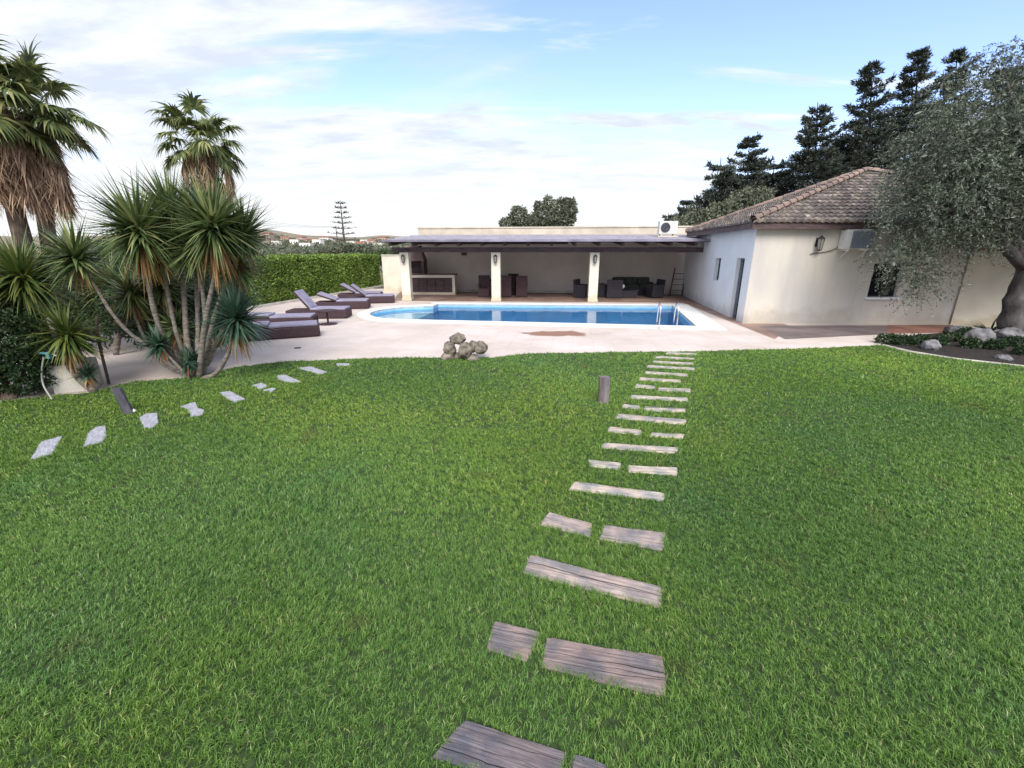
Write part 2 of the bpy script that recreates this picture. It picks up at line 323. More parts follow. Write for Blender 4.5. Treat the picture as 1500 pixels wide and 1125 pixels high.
def region_mat():
    m = bpy.data.materials.new('pale pink concrete terrace'); m.use_nodes = True; t = m.node_tree; b = t.nodes['Principled BSDF']; b.inputs['Roughness'].default_value = .85
    g = nd(t, 'ShaderNodeNewGeometry')
    n = nd(t, 'ShaderNodeTexNoise'); n.inputs['Scale'].default_value = .55; n.inputs['Detail'].default_value = 7; n.inputs['Roughness'].default_value = .65; t.links.new(g.outputs['Position'], n.inputs[0])
    r = nd(t, 'ShaderNodeValToRGB'); e = r.color_ramp.elements; e[0].position = .36; e[0].color = (.53, .45, .39, 1); e[1].position = .62; e[1].color = (.66, .57, .53, 1); t.links.new(n.outputs[0], r.inputs[0])
    br = nd(t, 'ShaderNodeTexBrick'); br.inputs['Scale'].default_value = 1; br.inputs['Brick Width'].default_value = .5; br.inputs['Row Height'].default_value = .5; br.offset = 0
    br.inputs['Mortar Size'].default_value = .012; br.inputs['Color1'].default_value = (1, 1, 1, 1); br.inputs['Color2'].default_value = (.97, .965, .96, 1); br.inputs['Mortar'].default_value = (.92, .91, .90, 1)
    mp = nd(t, 'ShaderNodeMapping'); mp.inputs['Rotation'].default_value = (0, 0, R(8)); t.links.new(g.outputs['Position'], mp.inputs[0]); t.links.new(mp.outputs[0], br.inputs[0])
    mu = nd(t, 'ShaderNodeMix', data_type='RGBA'); mu.blend_type = 'MULTIPLY'; mu.inputs[0].default_value = 1; t.links.new(r.outputs[0], mu.inputs[6]); t.links.new(br.outputs[0], mu.inputs[7])
    # the rusty stain of dried mud in front of the pool
    c = at(818, 488.5)
    sb = nd(t, 'ShaderNodeVectorMath', operation='SUBTRACT'); t.links.new(g.outputs['Position'], sb.inputs[0]); sb.inputs[1].default_value = c
    ml = nd(t, 'ShaderNodeVectorMath', operation='MULTIPLY'); t.links.new(sb.outputs[0], ml.inputs[0]); ml.inputs[1].default_value = (1 / 1.0, 1 / .42, 0)
    ln = nd(t, 'ShaderNodeVectorMath', operation='LENGTH'); t.links.new(ml.outputs[0], ln.inputs[0])
    n2 = nd(t, 'ShaderNodeTexNoise'); n2.inputs['Scale'].default_value = 2.2; n2.inputs['Detail'].default_value = 6; t.links.new(g.outputs['Position'], n2.inputs[0])
    sm = math_n(t, 'ADD', ln.outputs['Value'], math_n(t, 'MULTIPLY_ADD', n2.outputs[0], 1.3, -.65))
    mr = nd(t, 'ShaderNodeMapRange'); mr.interpolation_type = 'SMOOTHSTEP'; mr.inputs[1].default_value = 1.05; mr.inputs[2].default_value = .75; t.links.new(sm, mr.inputs[0])
    mx = nd(t, 'ShaderNodeMix', data_type='RGBA'); t.links.new(mr.outputs[0], mx.inputs[0]); t.links.new(mu.outputs[2], mx.inputs[6]); mx.inputs[7].default_value = (.27, .145, .10, 1)
    t.links.new(mx.outputs[2], b.inputs['Base Color'])
    bp = nd(t, 'ShaderNodeBump'); bp.inputs['Strength'].default_value = .2; n3 = nd(t, 'ShaderNodeTexNoise'); n3.inputs['Scale'].default_value = 30; t.links.new(g.outputs['Position'], n3.inputs[0]); t.links.new(n3.outputs[0], bp.inputs['Height']); t.links.new(bp.outputs[0], b.inputs['Normal'])
    return m
def tilemat(name, c1, c2, mortar, w=.33, h=.33, off=0, rot=5):
    m = bpy.data.materials.new(name); m.use_nodes = True; t = m.node_tree; b = t.nodes['Principled BSDF']; b.inputs['Roughness'].default_value = .6
    g = nd(t, 'ShaderNodeNewGeometry'); mp = nd(t, 'ShaderNodeMapping'); mp.inputs['Rotation'].default_value = (0, 0, R(rot)); t.links.new(g.outputs['Position'], mp.inputs[0])
    br = nd(t, 'ShaderNodeTexBrick'); br.offset = off; br.inputs['Scale'].default_value = 1; br.inputs['Brick Width'].default_value = w; br.inputs['Row Height'].default_value = h; br.inputs['Mortar Size'].default_value = .012
    br.inputs['Color1'].default_value = (*c1, 1); br.inputs['Color2'].default_value = (*c2, 1); br.inputs['Mortar'].default_value = (*mortar, 1); t.links.new(mp.outputs[0], br.inputs[0])
    n = nd(t, 'ShaderNodeTexNoise'); n.inputs['Scale'].default_value = .9; n.inputs['Detail'].default_value = 6; t.links.new(g.outputs['Position'], n.inputs[0])
    mr = nd(t, 'ShaderNodeMapRange'); mr.inputs[1].default_value = .35; mr.inputs[2].default_value = .65; mr.inputs[3].default_value = .7; mr.inputs[4].default_value = 1.25; t.links.new(n.outputs[0], mr.inputs[0])
    vm = nd(t, 'ShaderNodeVectorMath', operation='SCALE'); t.links.new(br.outputs[0], vm.inputs[0]); t.links.new(mr.outputs[0], vm.inputs[3]); t.links.new(vm.outputs[0], b.inputs['Base Color'])
    return m
# ground to the horizon (with the pool pit left open)
pit = [(-6.6, 11.6), (8.2, 11.6), (8.2, 20.0), (-6.6, 20.0)]
gm = mat('dry field ground', (.19, .15, .09), 1, col2=(.10, .105, .045), vscale=.02, coord='Object')
polysheet('ground', [(-4000, -200), (4000, -200), (4000, 6000), (-4000, 6000)], [pit], -.03, gm)
terr_outer = [(-16, 2), (-9.3, 2.5)] + [(20, 2.5), (20, 26), (-11, 27), (-16, 10)]
terr = polysheet('terrace', terr_outer, [water_loop], 0.0, region_mat())
# terracotta floor of the pergola and the walk beside the house
A = Vector((7.25, 13.71)); B = Vector((8.62, 21.0)); Cc = Vector((13.63, 13.58))
tm = tilemat('terracotta tiles', (.25, .155, .125), (.30, .195, .155), (.20, .15, .13), .3, .3)
polysheet('pergola_floor', [tuple(at(575, 440.5)[:2]), tuple(at(1000, 443.5)[:2]), tuple(at(1135, 497)[:2]), tuple(at(1160, 478)[:2]), (8.7, 21), (8.7, 23.6), (-6.3, 25.2)], [], .004, tm)
dm = tilemat('worn grey brown paving', (.165, .125, .125), (.20, .155, .15), (.13, .11, .11), .6, .3, .5, 0)
polysheet('paving', xy((1110, 477), (1300, 477), (1300, 489.5), (1150, 497)) , [], .008, dm)
rm = tilemat('red brick strip', (.26, .10, .07), (.33, .14, .10), (.2, .12, .1), .22, .11, .5, 0)
polysheet('brick_strip', xy((1300, 476.5), (1396, 476.5), (1398, 487), (1300, 489)), [], .009, rm)
# pool
MB_ = MB()
n = len(water_loop); wl = [Vector((p[0], p[1], 0)) for p in water_loop]
for i in range(n):
    a, b = wl[i], wl[(i + 1) % n]; MB_.quad((a.x, a.y, -1.3), (b.x, b.y, -1.3), (b.x, b.y, .02), (a.x, a.y, .02))
MB_.f.append(tuple(range(len(MB_.v), len(MB_.v) + n))); MB_.v += [(p.x, p.y, -1.25) for p in wl]
basin = tag(MB_.build('pool_basin', M['basin']), kind='structure')
st = MB()   # roman steps in the round end
cl = (lobeN + lobeF) / 2
for k, (zt, sc) in enumerate(((-.22, 1.0), (-.40, .80), (-.62, .6), (-.85, .4))):
    lp = [cl + (p - cl) * (sc * .995) for p in arc(lobeN, lobeF, 16, -.01, .95)]
    st.hexa([(p.x, p.y, -1.22) for p in lp], [(p.x, p.y, zt) for p in lp])
tag(st.build('pool_steps', M['step']), kind='structure')
wm = bpy.data.materials.new('pool water'); wm.use_nodes = True; t = wm.node_tree; t.nodes.remove(t.nodes['Principled BSDF'])
fr = nd(t, 'ShaderNodeFresnel'); fr.inputs[0].default_value = 1.33
gl = nd(t, 'ShaderNodeBsdfGlossy'); gl.inputs['Roughness'].default_value = .03; tr = nd(t, 'ShaderNodeBsdfTransparent'); tr.inputs[0].default_value = (.72, .90, .98, 1)
mxs = nd(t, 'ShaderNodeMixShader'); t.links.new(fr.outputs[0], mxs.inputs[0]); t.links.new(tr.outputs[0], mxs.inputs[1]); t.links.new(gl.outputs[0], mxs.inputs[2]); t.links.new(mxs.outputs[0], t.nodes['Material Output'].inputs[0])
nz = nd(t, 'ShaderNodeTexNoise'); nz.inputs['Scale'].default_value = 3.5; g = nd(t, 'ShaderNodeNewGeometry'); t.links.new(g.outputs['Position'], nz.inputs[0])
bp = nd(t, 'ShaderNodeBump'); bp.inputs['Strength'].default_value = .11; bp.inputs['Distance'].default_value = .05; t.links.new(nz.outputs[0], bp.inputs['Height']); t.links.new(bp.outputs[0], gl.inputs['Normal']); t.links.new(bp.outputs[0], fr.inputs['Normal'])
polysheet('water', [tuple(cl + (Vector(p) - cl) * 1.0) for p in water_loop], [], -.11, wm)
# coping: a real slab ring round the water
cm = MB(); k = len(water_loop); co = cop_loop; zt, zb = .035, -.04
def off_in(p): return p
for i in range(k):
    j = (i + 1) % k; a, b, c2, d = water_loop[i], water_loop[j], co[j], co[i]
    cm.quad((*a, zt), (*b, zt), (*c2, zt), (*d, zt)); cm.quad((*d, zt), (*c2, zt), (*c2, .001), (*d, .001)); cm.quad((*a, zt), (*a, -.06), (*b, -.06), (*b, zt))
tag(cm.build('pool_coping', M['coping']), kind='structure')

# lawn
lawn_px = [(-260, 640), (-120, 606), (0, 588), (75, 581), (135, 575), (195, 560), (290, 553), (340, 539), (420, 530), (500, 527), (600, 524), (650, 525), (720, 524), (780, 518), (900, 516.5), (1020, 515), (1100, 513), (1200, 510.5), (1290, 506), (1330, 516), (1400, 527), (1500, 538), (1640, 556), (1900, 590)]
lawn_edge = [tuple(at(*p)[:2]) for p in lawn_px]
# small irregularities along the rim
le = []
for i in range(len(lawn_edge) - 1):
    a, b = Vector(lawn_edge[i]), Vector(lawn_edge[i + 1]); m_ = max(1, int((b - a).length / .15))
    for q in range(m_): p = a.lerp(b, q / m_); le.append((p.x + random.uniform(-.01, .01), p.y + random.uniform(-.025, .025)))
lawn_poly = le + [(14, 2), (14, -4), (-12, -4), (-12, 3)]
lm = bpy.data.materials.new('lawn soil and thatch'); lm.use_nodes = True; t = lm.node_tree; b = t.nodes['Principled BSDF']; b.inputs['Roughness'].default_value = 1
g = nd(t, 'ShaderNodeNewGeometry'); nz = nd(t, 'ShaderNodeTexNoise'); nz.inputs['Scale'].default_value = 25; nz.inputs['Detail'].default_value = 6; t.links.new(g.outputs['Position'], nz.inputs[0])
r = nd(t, 'ShaderNodeValToRGB'); r.color_ramp.elements[0].color = (.016, .034, .008, 1); r.color_ramp.elements[1].color = (.045, .078, .020, 1); r.color_ramp.elements[0].position = .35; r.color_ramp.elements[1].position = .65
t.links.new(nz.outputs[0], r.inputs[0]); t.links.new(r.outputs[0], b.inputs['Base Color'])
polysheet('lawn', lawn_poly, [], .006, lm)
# planting bed under the olive tree
bed_px = [(1290, 505), (1330, 515), (1400, 526), (1500, 537), (1640, 554), (1900, 588)]
bed_poly = [tuple(at(*p)[:2]) for p in bed_px] + [(19, 6), (19, 13.3), tuple(at(1480, 480)[:2]), tuple(at(1405, 486)[:2]), tuple(at(1340, 491)[:2])]
polysheet('soil_bed', bed_poly, [], .012, M['mulch'])
kb = MB(); kp = [at(*p) for p in [(1293, 506), (1335, 516), (1400, 526.5), (1500, 537.5), (1640, 554.5), (1900, 588)]]
kb.tube([p + Vector((0, 0, .012)) for p in kp], .024, 6); tag(kb.build('kerb', M['kerb']), kind='structure')

# ---- hills and the far terrain
hv = []; hf = []; na, nr = 160, 26
def hill_h(az, r):
    deg = math.degrees(az)
    pr = 16 + 14 * math.exp(-((deg + 31) / 9) ** 2) + 5 * math.exp(-((deg + 12) / 7) ** 2) + 1.5 * math.sin(deg * .35 + 1) + .8 * math.sin(deg * 1.1)
    q = max(0, (r - 220) / 1100); q = min(q, 1); s_ = q * q * (3 - 2 * q)
    return -.5 + pr * 1.75 * (s_ if q < 1 else 1) * (1 - .0003 * max(0, r - 1320)) + .9 * math.sin(r * .012 + az * 25) * s_
for i in range(nr + 1):
    r_ = 200 * (2500 / 200) ** (i / nr)
    for j in range(na + 1):
        az = R(-75 + 150 * j / na); hv.append((r_ * math.sin(az), r_ * math.cos(az), hill_h(az, r_)))
for i in range(nr):
    for j in range(na): a = i * (na + 1) + j; hf.append((a, a + 1, a + na + 2, a + na + 1))
hm = mat('dry hill fields', (.30, .235, .175), 1, col2=(.17, .155, .10), vscale=.006, detail=8)
tag(link_mesh('hills', hv, hf, hm, smooth=True), kind='structure')
def hz(x, y): return hill_h(math.atan2(x, y), math.hypot(x, y)) if math.hypot(x, y) > 200 else 0
# ---- town houses
hwm = [mat('town wall white', (.75, .72, .68), .9), mat('town wall ochre', (.50, .38, .28), .9), mat('town wall pink', (.52, .40, .36), .9)]
rfm = [mat('town roof tile', (.28, .13, .09), .9), mat('town roof pale', (.5, .47, .43), .9)]
tw = [(400, 560, 2, 12, 7), (412, 430, 0, 7, 4.5), (425, 520, 1, 9, 5), (438, 470, 0, 8, 6), (447, 600, 2, 12, 6), (455, 410, 0, 10, 5), (463, 560, 1, 11, 5), (472, 480, 0, 9, 7), (484, 640, 0, 14, 6), (520, 540, 0, 10, 5), (532, 470, 1, 9, 5), (541, 600, 0, 12, 5), (549, 520, 2, 9, 6), (558, 450, 0, 9, 5), (566, 640, 1, 14, 6)]
tl = {0: 'white', 1: 'ochre', 2: 'pinkish'}
ordn = ['leftmost', 'second from the left', 'third from the left', 'fourth from the left', 'fifth from the left', 'sixth from the left', 'seventh from the left', 'eighth and middle one', 'seventh from the right', 'sixth from the right', 'fifth from the right', 'fourth from the right', 'third from the right', 'second from the right', 'rightmost']
for i, (px, D, c_, w_, h_) in enumerate(tw):
    x = (px - 750) / FPX * D / 1.03; z = hz(x, D) - .5; rz = random.uniform(-.4, .4)
    roofk = i % 2
    o = thing('town_house', 'tiny %s house with %s, %s of the far town' % (tl[c_], ('a tiled roof', 'a flat roof')[roofk], ordn[i]), 'house', (x, D, z), 0, 'small houses of the far town')
    MB().box((x, D, z + h_ / 2), (w_, w_ * .8, h_), rz).build('wall', hwm[c_], o)
    Mz = Matrix.Rotation(rz, 3, 'Z'); P = lambda a, b_, z_: Vector((x, D, 0)) + Mz @ Vector((a, b_, 0)) + Vector((0, 0, z + z_))
    q = MB()
    if roofk == 0: q.hexa([P(-w_ * .55, -w_ * .45, h_ + .01), P(w_ * .55, -w_ * .45, h_ + .01), P(w_ * .55, w_ * .45, h_ + .01), P(-w_ * .55, w_ * .45, h_ + .01)], [P(-w_ * .5, -.1, h_ + 1.6), P(w_ * .5, -.1, h_ + 1.6), P(w_ * .5, .1, h_ + 1.6), P(-w_ * .5, .1, h_ + 1.6)])
    else: q.box((x, D, z + h_ + .2), (w_ * 1.03, w_ * .83, .4), rz)
    q.build('roof', rfm[roofk], o)
    for wx in (-.28, 0, .28):
        MB().box(tuple(P(wx * w_, -w_ * .4 - .02, h_ * .55)), (w_ * .1, .08, h_ * .3), rz).build('window', M['glass_dark'], o)

# ================================================================== FOLIAGE KIT
def unit(v): return v / np.maximum(np.linalg.norm(v, axis=-1, keepdims=True), 1e-9)
def rdirs(n): return unit(rng.normal(size=(n, 3)))
def leaf_quads(P, D, Ln, Wd, nrm=None):
    """diamond leaves: P base points, D directions"""
    n = len(P); D = unit(D); r = rdirs(n) if nrm is None else nrm
    s_ = unit(np.cross(D, r)); Ln = np.broadcast_to(np.asarray(Ln, float).reshape(-1, 1), (n, 1)); Wd = np.broadcast_to(np.asarray(Wd, float).reshape(-1, 1), (n, 1))
    V = np.stack([P, P + D * Ln * .5 + s_ * Wd * .5, P + D * Ln, P + D * Ln * .5 - s_ * Wd * .5], 1).reshape(-1, 3)
    return V, np.arange(n * 4).reshape(-1, 4)
def merge(parts):
    Vs, Fs, o = [], [], 0
    for V, F in parts: Vs.append(V); Fs.append(F + o); o += len(V)
    return np.concatenate(Vs), np.concatenate(Fs)
def strips(base, d, length, width, droop, nseg=3, fold=0.0, side=None):
    """sword leaves/palm segments as tapered strips bending downwards. base,d (n,3)"""
    n = len(base); d = unit(d); length = np.broadcast_to(np.asarray(length, float), (n,)); width = np.broadcast_to(np.asarray(width, float), (n,)); droop = np.broadcast_to(np.asarray(droop, float), (n,))
    if side is None:
        side = np.cross(d, np.array([0, 0, 1.0])); bad = np.linalg.norm(side, axis=1) < .15; side[bad] = rdirs(bad.sum()); side = unit(side)
        side = unit(side + rdirs(n) * .35)
    rows = []; p = base.copy(); dd = d.copy()
    for k in range(nseg + 1):
        f = k / nseg; w = width * (1 - f ** 1.6) * (.75 + .5 * math.sin(math.pi * min(1, f * 1.3 + .15))) if k < nseg else width * .04
        rows.append((p - side * (w / 2)[:, None], p + side * (w / 2)[:, None]))
        p = p + dd * (length / nseg)[:, None]; dd = unit(dd + np.array([0, 0, -1.0]) * (droop / nseg)[:, None])
    V = np.stack([q for r_ in rows for q in r_], 1).reshape(-1, 3); m_ = 2 * (nseg + 1)
    F = np.concatenate([np.stack([i * m_ + np.array([2 * k, 2 * k + 1, 2 * k + 3, 2 * k + 2]) for k in range(nseg)]) [None] for i in range(1)]) .reshape(-1, 4)
    F = (np.arange(n)[:, None, None] * m_ + np.stack([[2 * k, 2 * k + 1, 2 * k + 3, 2 * k + 2] for k in range(nseg)])[None]).reshape(-1, 4)
    return V, F

def yucca_head(c, r, n, m, parent, up=(0, 0, 1), low=-.75, dead=0, w=.045, name='leaf_crown', droop=.12):
    c = np.array(c, float); up = unit(np.array(up, float)); d = rdirs(n * 3); e_ = d @ up; d = d[(e_ > low)][:n]; e_ = d @ up
    ln = r * (.5 + .62 * rng.beta(2.6, 1.3, len(d))) * (1 - .12 * np.clip(-e_, 0, 1))
    base = c + up * .10 * rng.uniform(-1, 1, (len(d), 1)) * r * 1.2 + d * .03
    V, F = strips(base, d, ln, w * rng.uniform(.8, 1.2, len(d)), droop + .3 * np.clip(.2 - e_, 0, 1), 3)
    o = link_mesh(name, V, F, m, parent)
    if dead:
        k = dead; a = rng.uniform(0, 2 * np.pi, k); base = c - up * r * rng.uniform(.05, .35, (k, 1)) + np.stack([np.cos(a), np.sin(a), 0 * a], 1) * .05
        d2 = np.stack([np.cos(a) * .35, np.sin(a) * .35, -np.ones(k)], 1) + rng.normal(size=(k, 3)) * .12
        V, F = strips(base, d2, r * rng.uniform(.55, .95, k), w * .9, .35, 3)
        link_mesh('dead_leaves', V, F, M['deadleaf'], parent)
    return o
def curve(pts, n=8):
    pts = [Vector(p) for p in pts]; out = []
    P_ = [pts[0] * 2 - pts[1]] + pts + [pts[-1] * 2 - pts[-2]]
    for i in range(1, len(P_) - 2):
        for k in range(n):
            t_ = k / n; a, b, c_, d = P_[i - 1], P_[i], P_[i + 1], P_[i + 2]
            out.append(.5 * ((2 * b) + (c_ - a) * t_ + (2 * a - 5 * b + 4 * c_ - d) * t_ ** 2 + (-a + 3 * b - 3 * c_ + d) * t_ ** 3))
    out.append(pts[-1]); return out
def stem(pts, r0, r1, m, parent, name='trunk', n=9, rough=.012, lump=.12):
    p = curve(pts, 7); k = len(p); o = MB().tube(p, [(r0 + (r1 - r0) * i / (k - 1)) * (1 + random.uniform(-lump, lump)) for i in range(k)], n).build(name, m, parent, smooth=True)
    return o

# ================================================================== YUCCAS (left foreground)
g_y = 'yucca plants at the left edge of the lawn'
base = at(287, 553)
y1 = thing('yucca', 'big many stemmed yucca clump with dark green sword leaves and orange dead skirts', 'yucca', base)
def bpt(px, py, D): return atD(px, py, D)
Dm = base.y
specs = [   # stem pixels with depth, head radius, n leaves, dead, material
    ([(275, 553, Dm), (245, 510, Dm), (226, 455, Dm - .1), (214, 395, Dm - .2), (204, 338, Dm - .25)], .86, 460, 80, 'yucca', .05),
    ([(285, 555, Dm + .05), (274, 500, Dm + .2), (270, 440, Dm + .35), (264, 385, Dm + .4), (252, 318, Dm + .4)], .86, 420, 10, 'yucca', .055),
    ([(292, 554, Dm), (297, 500, Dm - .1), (305, 450, Dm - .2), (316, 390, Dm - .3), (312, 332, Dm - .3)], .88, 480, 80, 'yucca', .05),
    ([(297, 553, Dm + .05), (310, 480, Dm + .1), (325, 430, Dm + .2), (345, 385, Dm + .2), (356, 345, Dm + .2)], .66, 300, 16, 'yucca', .04),
    ([(290, 553, Dm + .1), (290, 480, Dm + .4), (288, 400, Dm + .6), (292, 330, Dm + .6)], .80, 360, 10, 'yucca', .045),
    ([(300, 556, Dm - .05), (318, 545, Dm - .1), (335, 515, Dm - .15), (346, 468, Dm - .2)], .68, 320, 40, 'yucca_blue', .045),
    ([(280, 556, Dm), (240, 520, Dm - .15), (195, 492, Dm - .3), (165, 460, Dm - .4), (140, 420, Dm - .45), (112, 378, Dm - .5)], .66, 240, 8, 'yucca', .036),
    ([(282, 556, Dm + .1), (262, 520, Dm + .5), (250, 470, Dm + .7), (238, 420, Dm + .8)], .72, 260, 10, 'yucca', .04),
    ([(284, 553, Dm + .05), (262, 500, Dm + .1), (246, 430, Dm + .1), (236, 362, Dm + .1)], .70, 300, 8, 'yucca', .04),
    ([(290, 553, Dm + .05), (300, 480, Dm + .1), (296, 420, Dm + .1), (286, 366, Dm + .1)], .66, 280, 8, 'yucca', .04),
    ([(294, 553, Dm + .15), (318, 500, Dm + .3), (336, 450, Dm + .4), (346, 392, Dm + .4)], .62, 240, 20, 'yucca', .035),
    ([(286, 553, Dm + .15), (268, 520, Dm + .4), (258, 480, Dm + .5)], .5, 160, 20, 'yucca', .035),
    ([(280, 553, Dm + .1), (235, 530, Dm + .3), (205, 480, Dm + .5), (192, 430, Dm + .5)], .6, 220, 20, 'yucca', .035),
    ([(279, 555, Dm - .1), (255, 530, Dm - .2), (232, 505, Dm - .2)], .36, 110, 16, 'yucca_blue', .03),
    ([(292, 553, Dm + .15), (312, 520, Dm + .5), (318, 478, Dm + .6)], .5, 160, 20, 'yucca_blue', .035),
]
for pts, r_, n_, dd, mm, tr_ in specs:
    w = [bpt(*p) for p in pts]; w[0].z = 0
    stem(w, tr_, tr_ * .62, M['trunk_grey'], y1)
    up = (w[-1] - w[-2]).normalized(); yucca_head(w[-1], r_, n_, M[mm], y1, up=tuple(up * .6 + Vector((0, 0, .5))), dead=dd, w=.05)
# basal shoots
for q in range(3):
    a = random.uniform(0, 6.28); c_ = base + Vector((random.uniform(-.5, .3), random.uniform(-.1, .3), .3)); yucca_head(c_, .32, 50, M['yucca_blue'], y1, dead=6)
y2 = thing('yucca', 'tall yellowish green yucca rosette at the far left edge', 'yucca', at(60, 575))
D2 = at(60, 575).y
w = [bpt(60, 572, D2), bpt(52, 520, D2 + .1), bpt(42, 460, D2 + .2), bpt(34, 410, D2 + .2)]; w[0].z = 0
stem(w, .055, .04, M['trunk_grey'], y2); yucca_head(w[-1], .80, 560, M['yucca_bright'], y2, dead=14, low=-.9, droop=.45)
y3 = thing('yucca', 'smaller blue green yucca with a slanting grey stem in front of the cream wall stub', 'yucca', at(138, 574))
D3 = at(138, 574).y
w = [bpt(138, 573, D3), bpt(108, 545, D3 - .05), bpt(85, 500, D3 - .1), bpt(72, 465, D3 - .1)]; w[0].z = 0
stem(w, .055, .035, M['trunk_grey'], y3)
yucca_head(bpt(98, 492, D3), .62, 280, M['yucca_bright'], y3, dead=40, low=-.7, droop=.3)
yucca_head(bpt(128, 548, D3), .26, 60, M['yucca_blue'], y3, dead=16, low=-.5)
y4 = thing('yucca', 'shaggy olive green yucca rosette behind the slanting bare stem', 'yucca', at(170, 520))
D4 = at(170, 520).y
w = [bpt(170, 520, D4), bpt(172, 480, D4), bpt(165, 420, D4)]; w[0].z = 0
stem(w, .06, .05, M['trunk_grey'], y4); yucca_head(w[-1], .75, 300, M['yucca_bright'], y4, dead=60, low=-.9, droop=.5)
yucca_head(bpt(205, 440, D4 + .3), .7, 240, M['yucca'], y4, dead=10, low=-.9, droop=.4)

# ---- rounded shrubs built of leaves
def shrub(name, label, cat, blobs, m, n, leaf=(.07, .035), group=None, stems=True, base=None, twig=None):
    """blobs: list of (centre, radius vec)"""
    b0 = base if base is not None else Vector((blobs[0][0][0], blobs[0][0][1], 0))
    o = thing(name, label, cat, b0, 0, group)
    tot = sum(r_[0] * r_[2] for _, r_ in blobs); parts = []
    for c_, r_ in blobs:
        k = int(n * r_[0] * r_[2] / tot); d = rdirs(k); rad = rng.uniform(.55, 1.0, (k, 1)) ** .5
        lump = 1 + .13 * np.sin(d[:, :1] * 7 + c_[0] * 3) * np.sin(d[:, 1:2] * 6 + c_[1]) + .10 * np.sin(d[:, 2:3] * 11)
        P_ = np.array(c_) + d * rad * np.array(r_) * lump
        P_ = P_[P_[:, 2] > .03]; dd = unit(d[:len(P_)] * .6 + rdirs(len(P_)))
        parts.append(leaf_quads(P_, dd, leaf[0] * rng.uniform(.6, 1.3, len(P_)), leaf[1] * rng.uniform(.7, 1.2, len(P_))))
    V, F = merge(parts); link_mesh('foliage', V, F, m, o)
    if stems:
        s_ = MB()
        for c_, r_ in blobs:
            s_.tube([b0 + Vector((random.uniform(-.1, .1), 0, 0)), Vector(b0).lerp(Vector(c_), .6) + Vector((random.uniform(-.1, .1), random.uniform(-.1, .1), 0)), Vector(c_)], [.05, .035, .012], 6)
        s_.build('branch', M['trunk_brown'], o)
    return o
def B_(px, py, D, rx, rz_=None, ry=None): return (tuple(atD(px, py, D)), (rx, ry or rx, rz_ or rx))
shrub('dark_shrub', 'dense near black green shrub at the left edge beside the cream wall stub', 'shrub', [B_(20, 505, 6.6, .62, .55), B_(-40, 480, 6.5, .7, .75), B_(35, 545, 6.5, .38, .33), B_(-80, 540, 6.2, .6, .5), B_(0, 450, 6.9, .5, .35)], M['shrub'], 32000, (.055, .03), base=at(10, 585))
shrub('shrub', 'broad dark green bush on the left behind the pale terrace under the yucca leaves', 'shrub', [B_(120, 440, 9.6, 1.0, .95), B_(60, 430, 9.9, 1.0, .95), B_(175, 440, 10.2, .85, .85), B_(215, 450, 10.5, .8, .75), B_(10, 440, 9.5, .9, .9)], M['shrub'], 16000, (.085, .045), base=at(120, 480))
shrub('shrub', 'leafy bush between the yucca stems and the clipped hedge', 'shrub', [B_(285, 450, 9.2, .85, .85), B_(245, 462, 9.0, .7, .7), B_(322, 450, 9.8, .55, .75), B_(210, 455, 9.2, .7, .65)], M['shrub'], 16000, (.075, .04), base=at(285, 500))
shrub('shrub', 'mid green bush showing between the yucca rosettes in front of the hedge end', 'shrub', [B_(150, 395, 11.5, .9, .8), B_(190, 392, 11.8, .9, .75), B_(110, 400, 11.5, .8, .7)], M['shrubmid'], 9000, (.085, .045), base=at(150, 455))

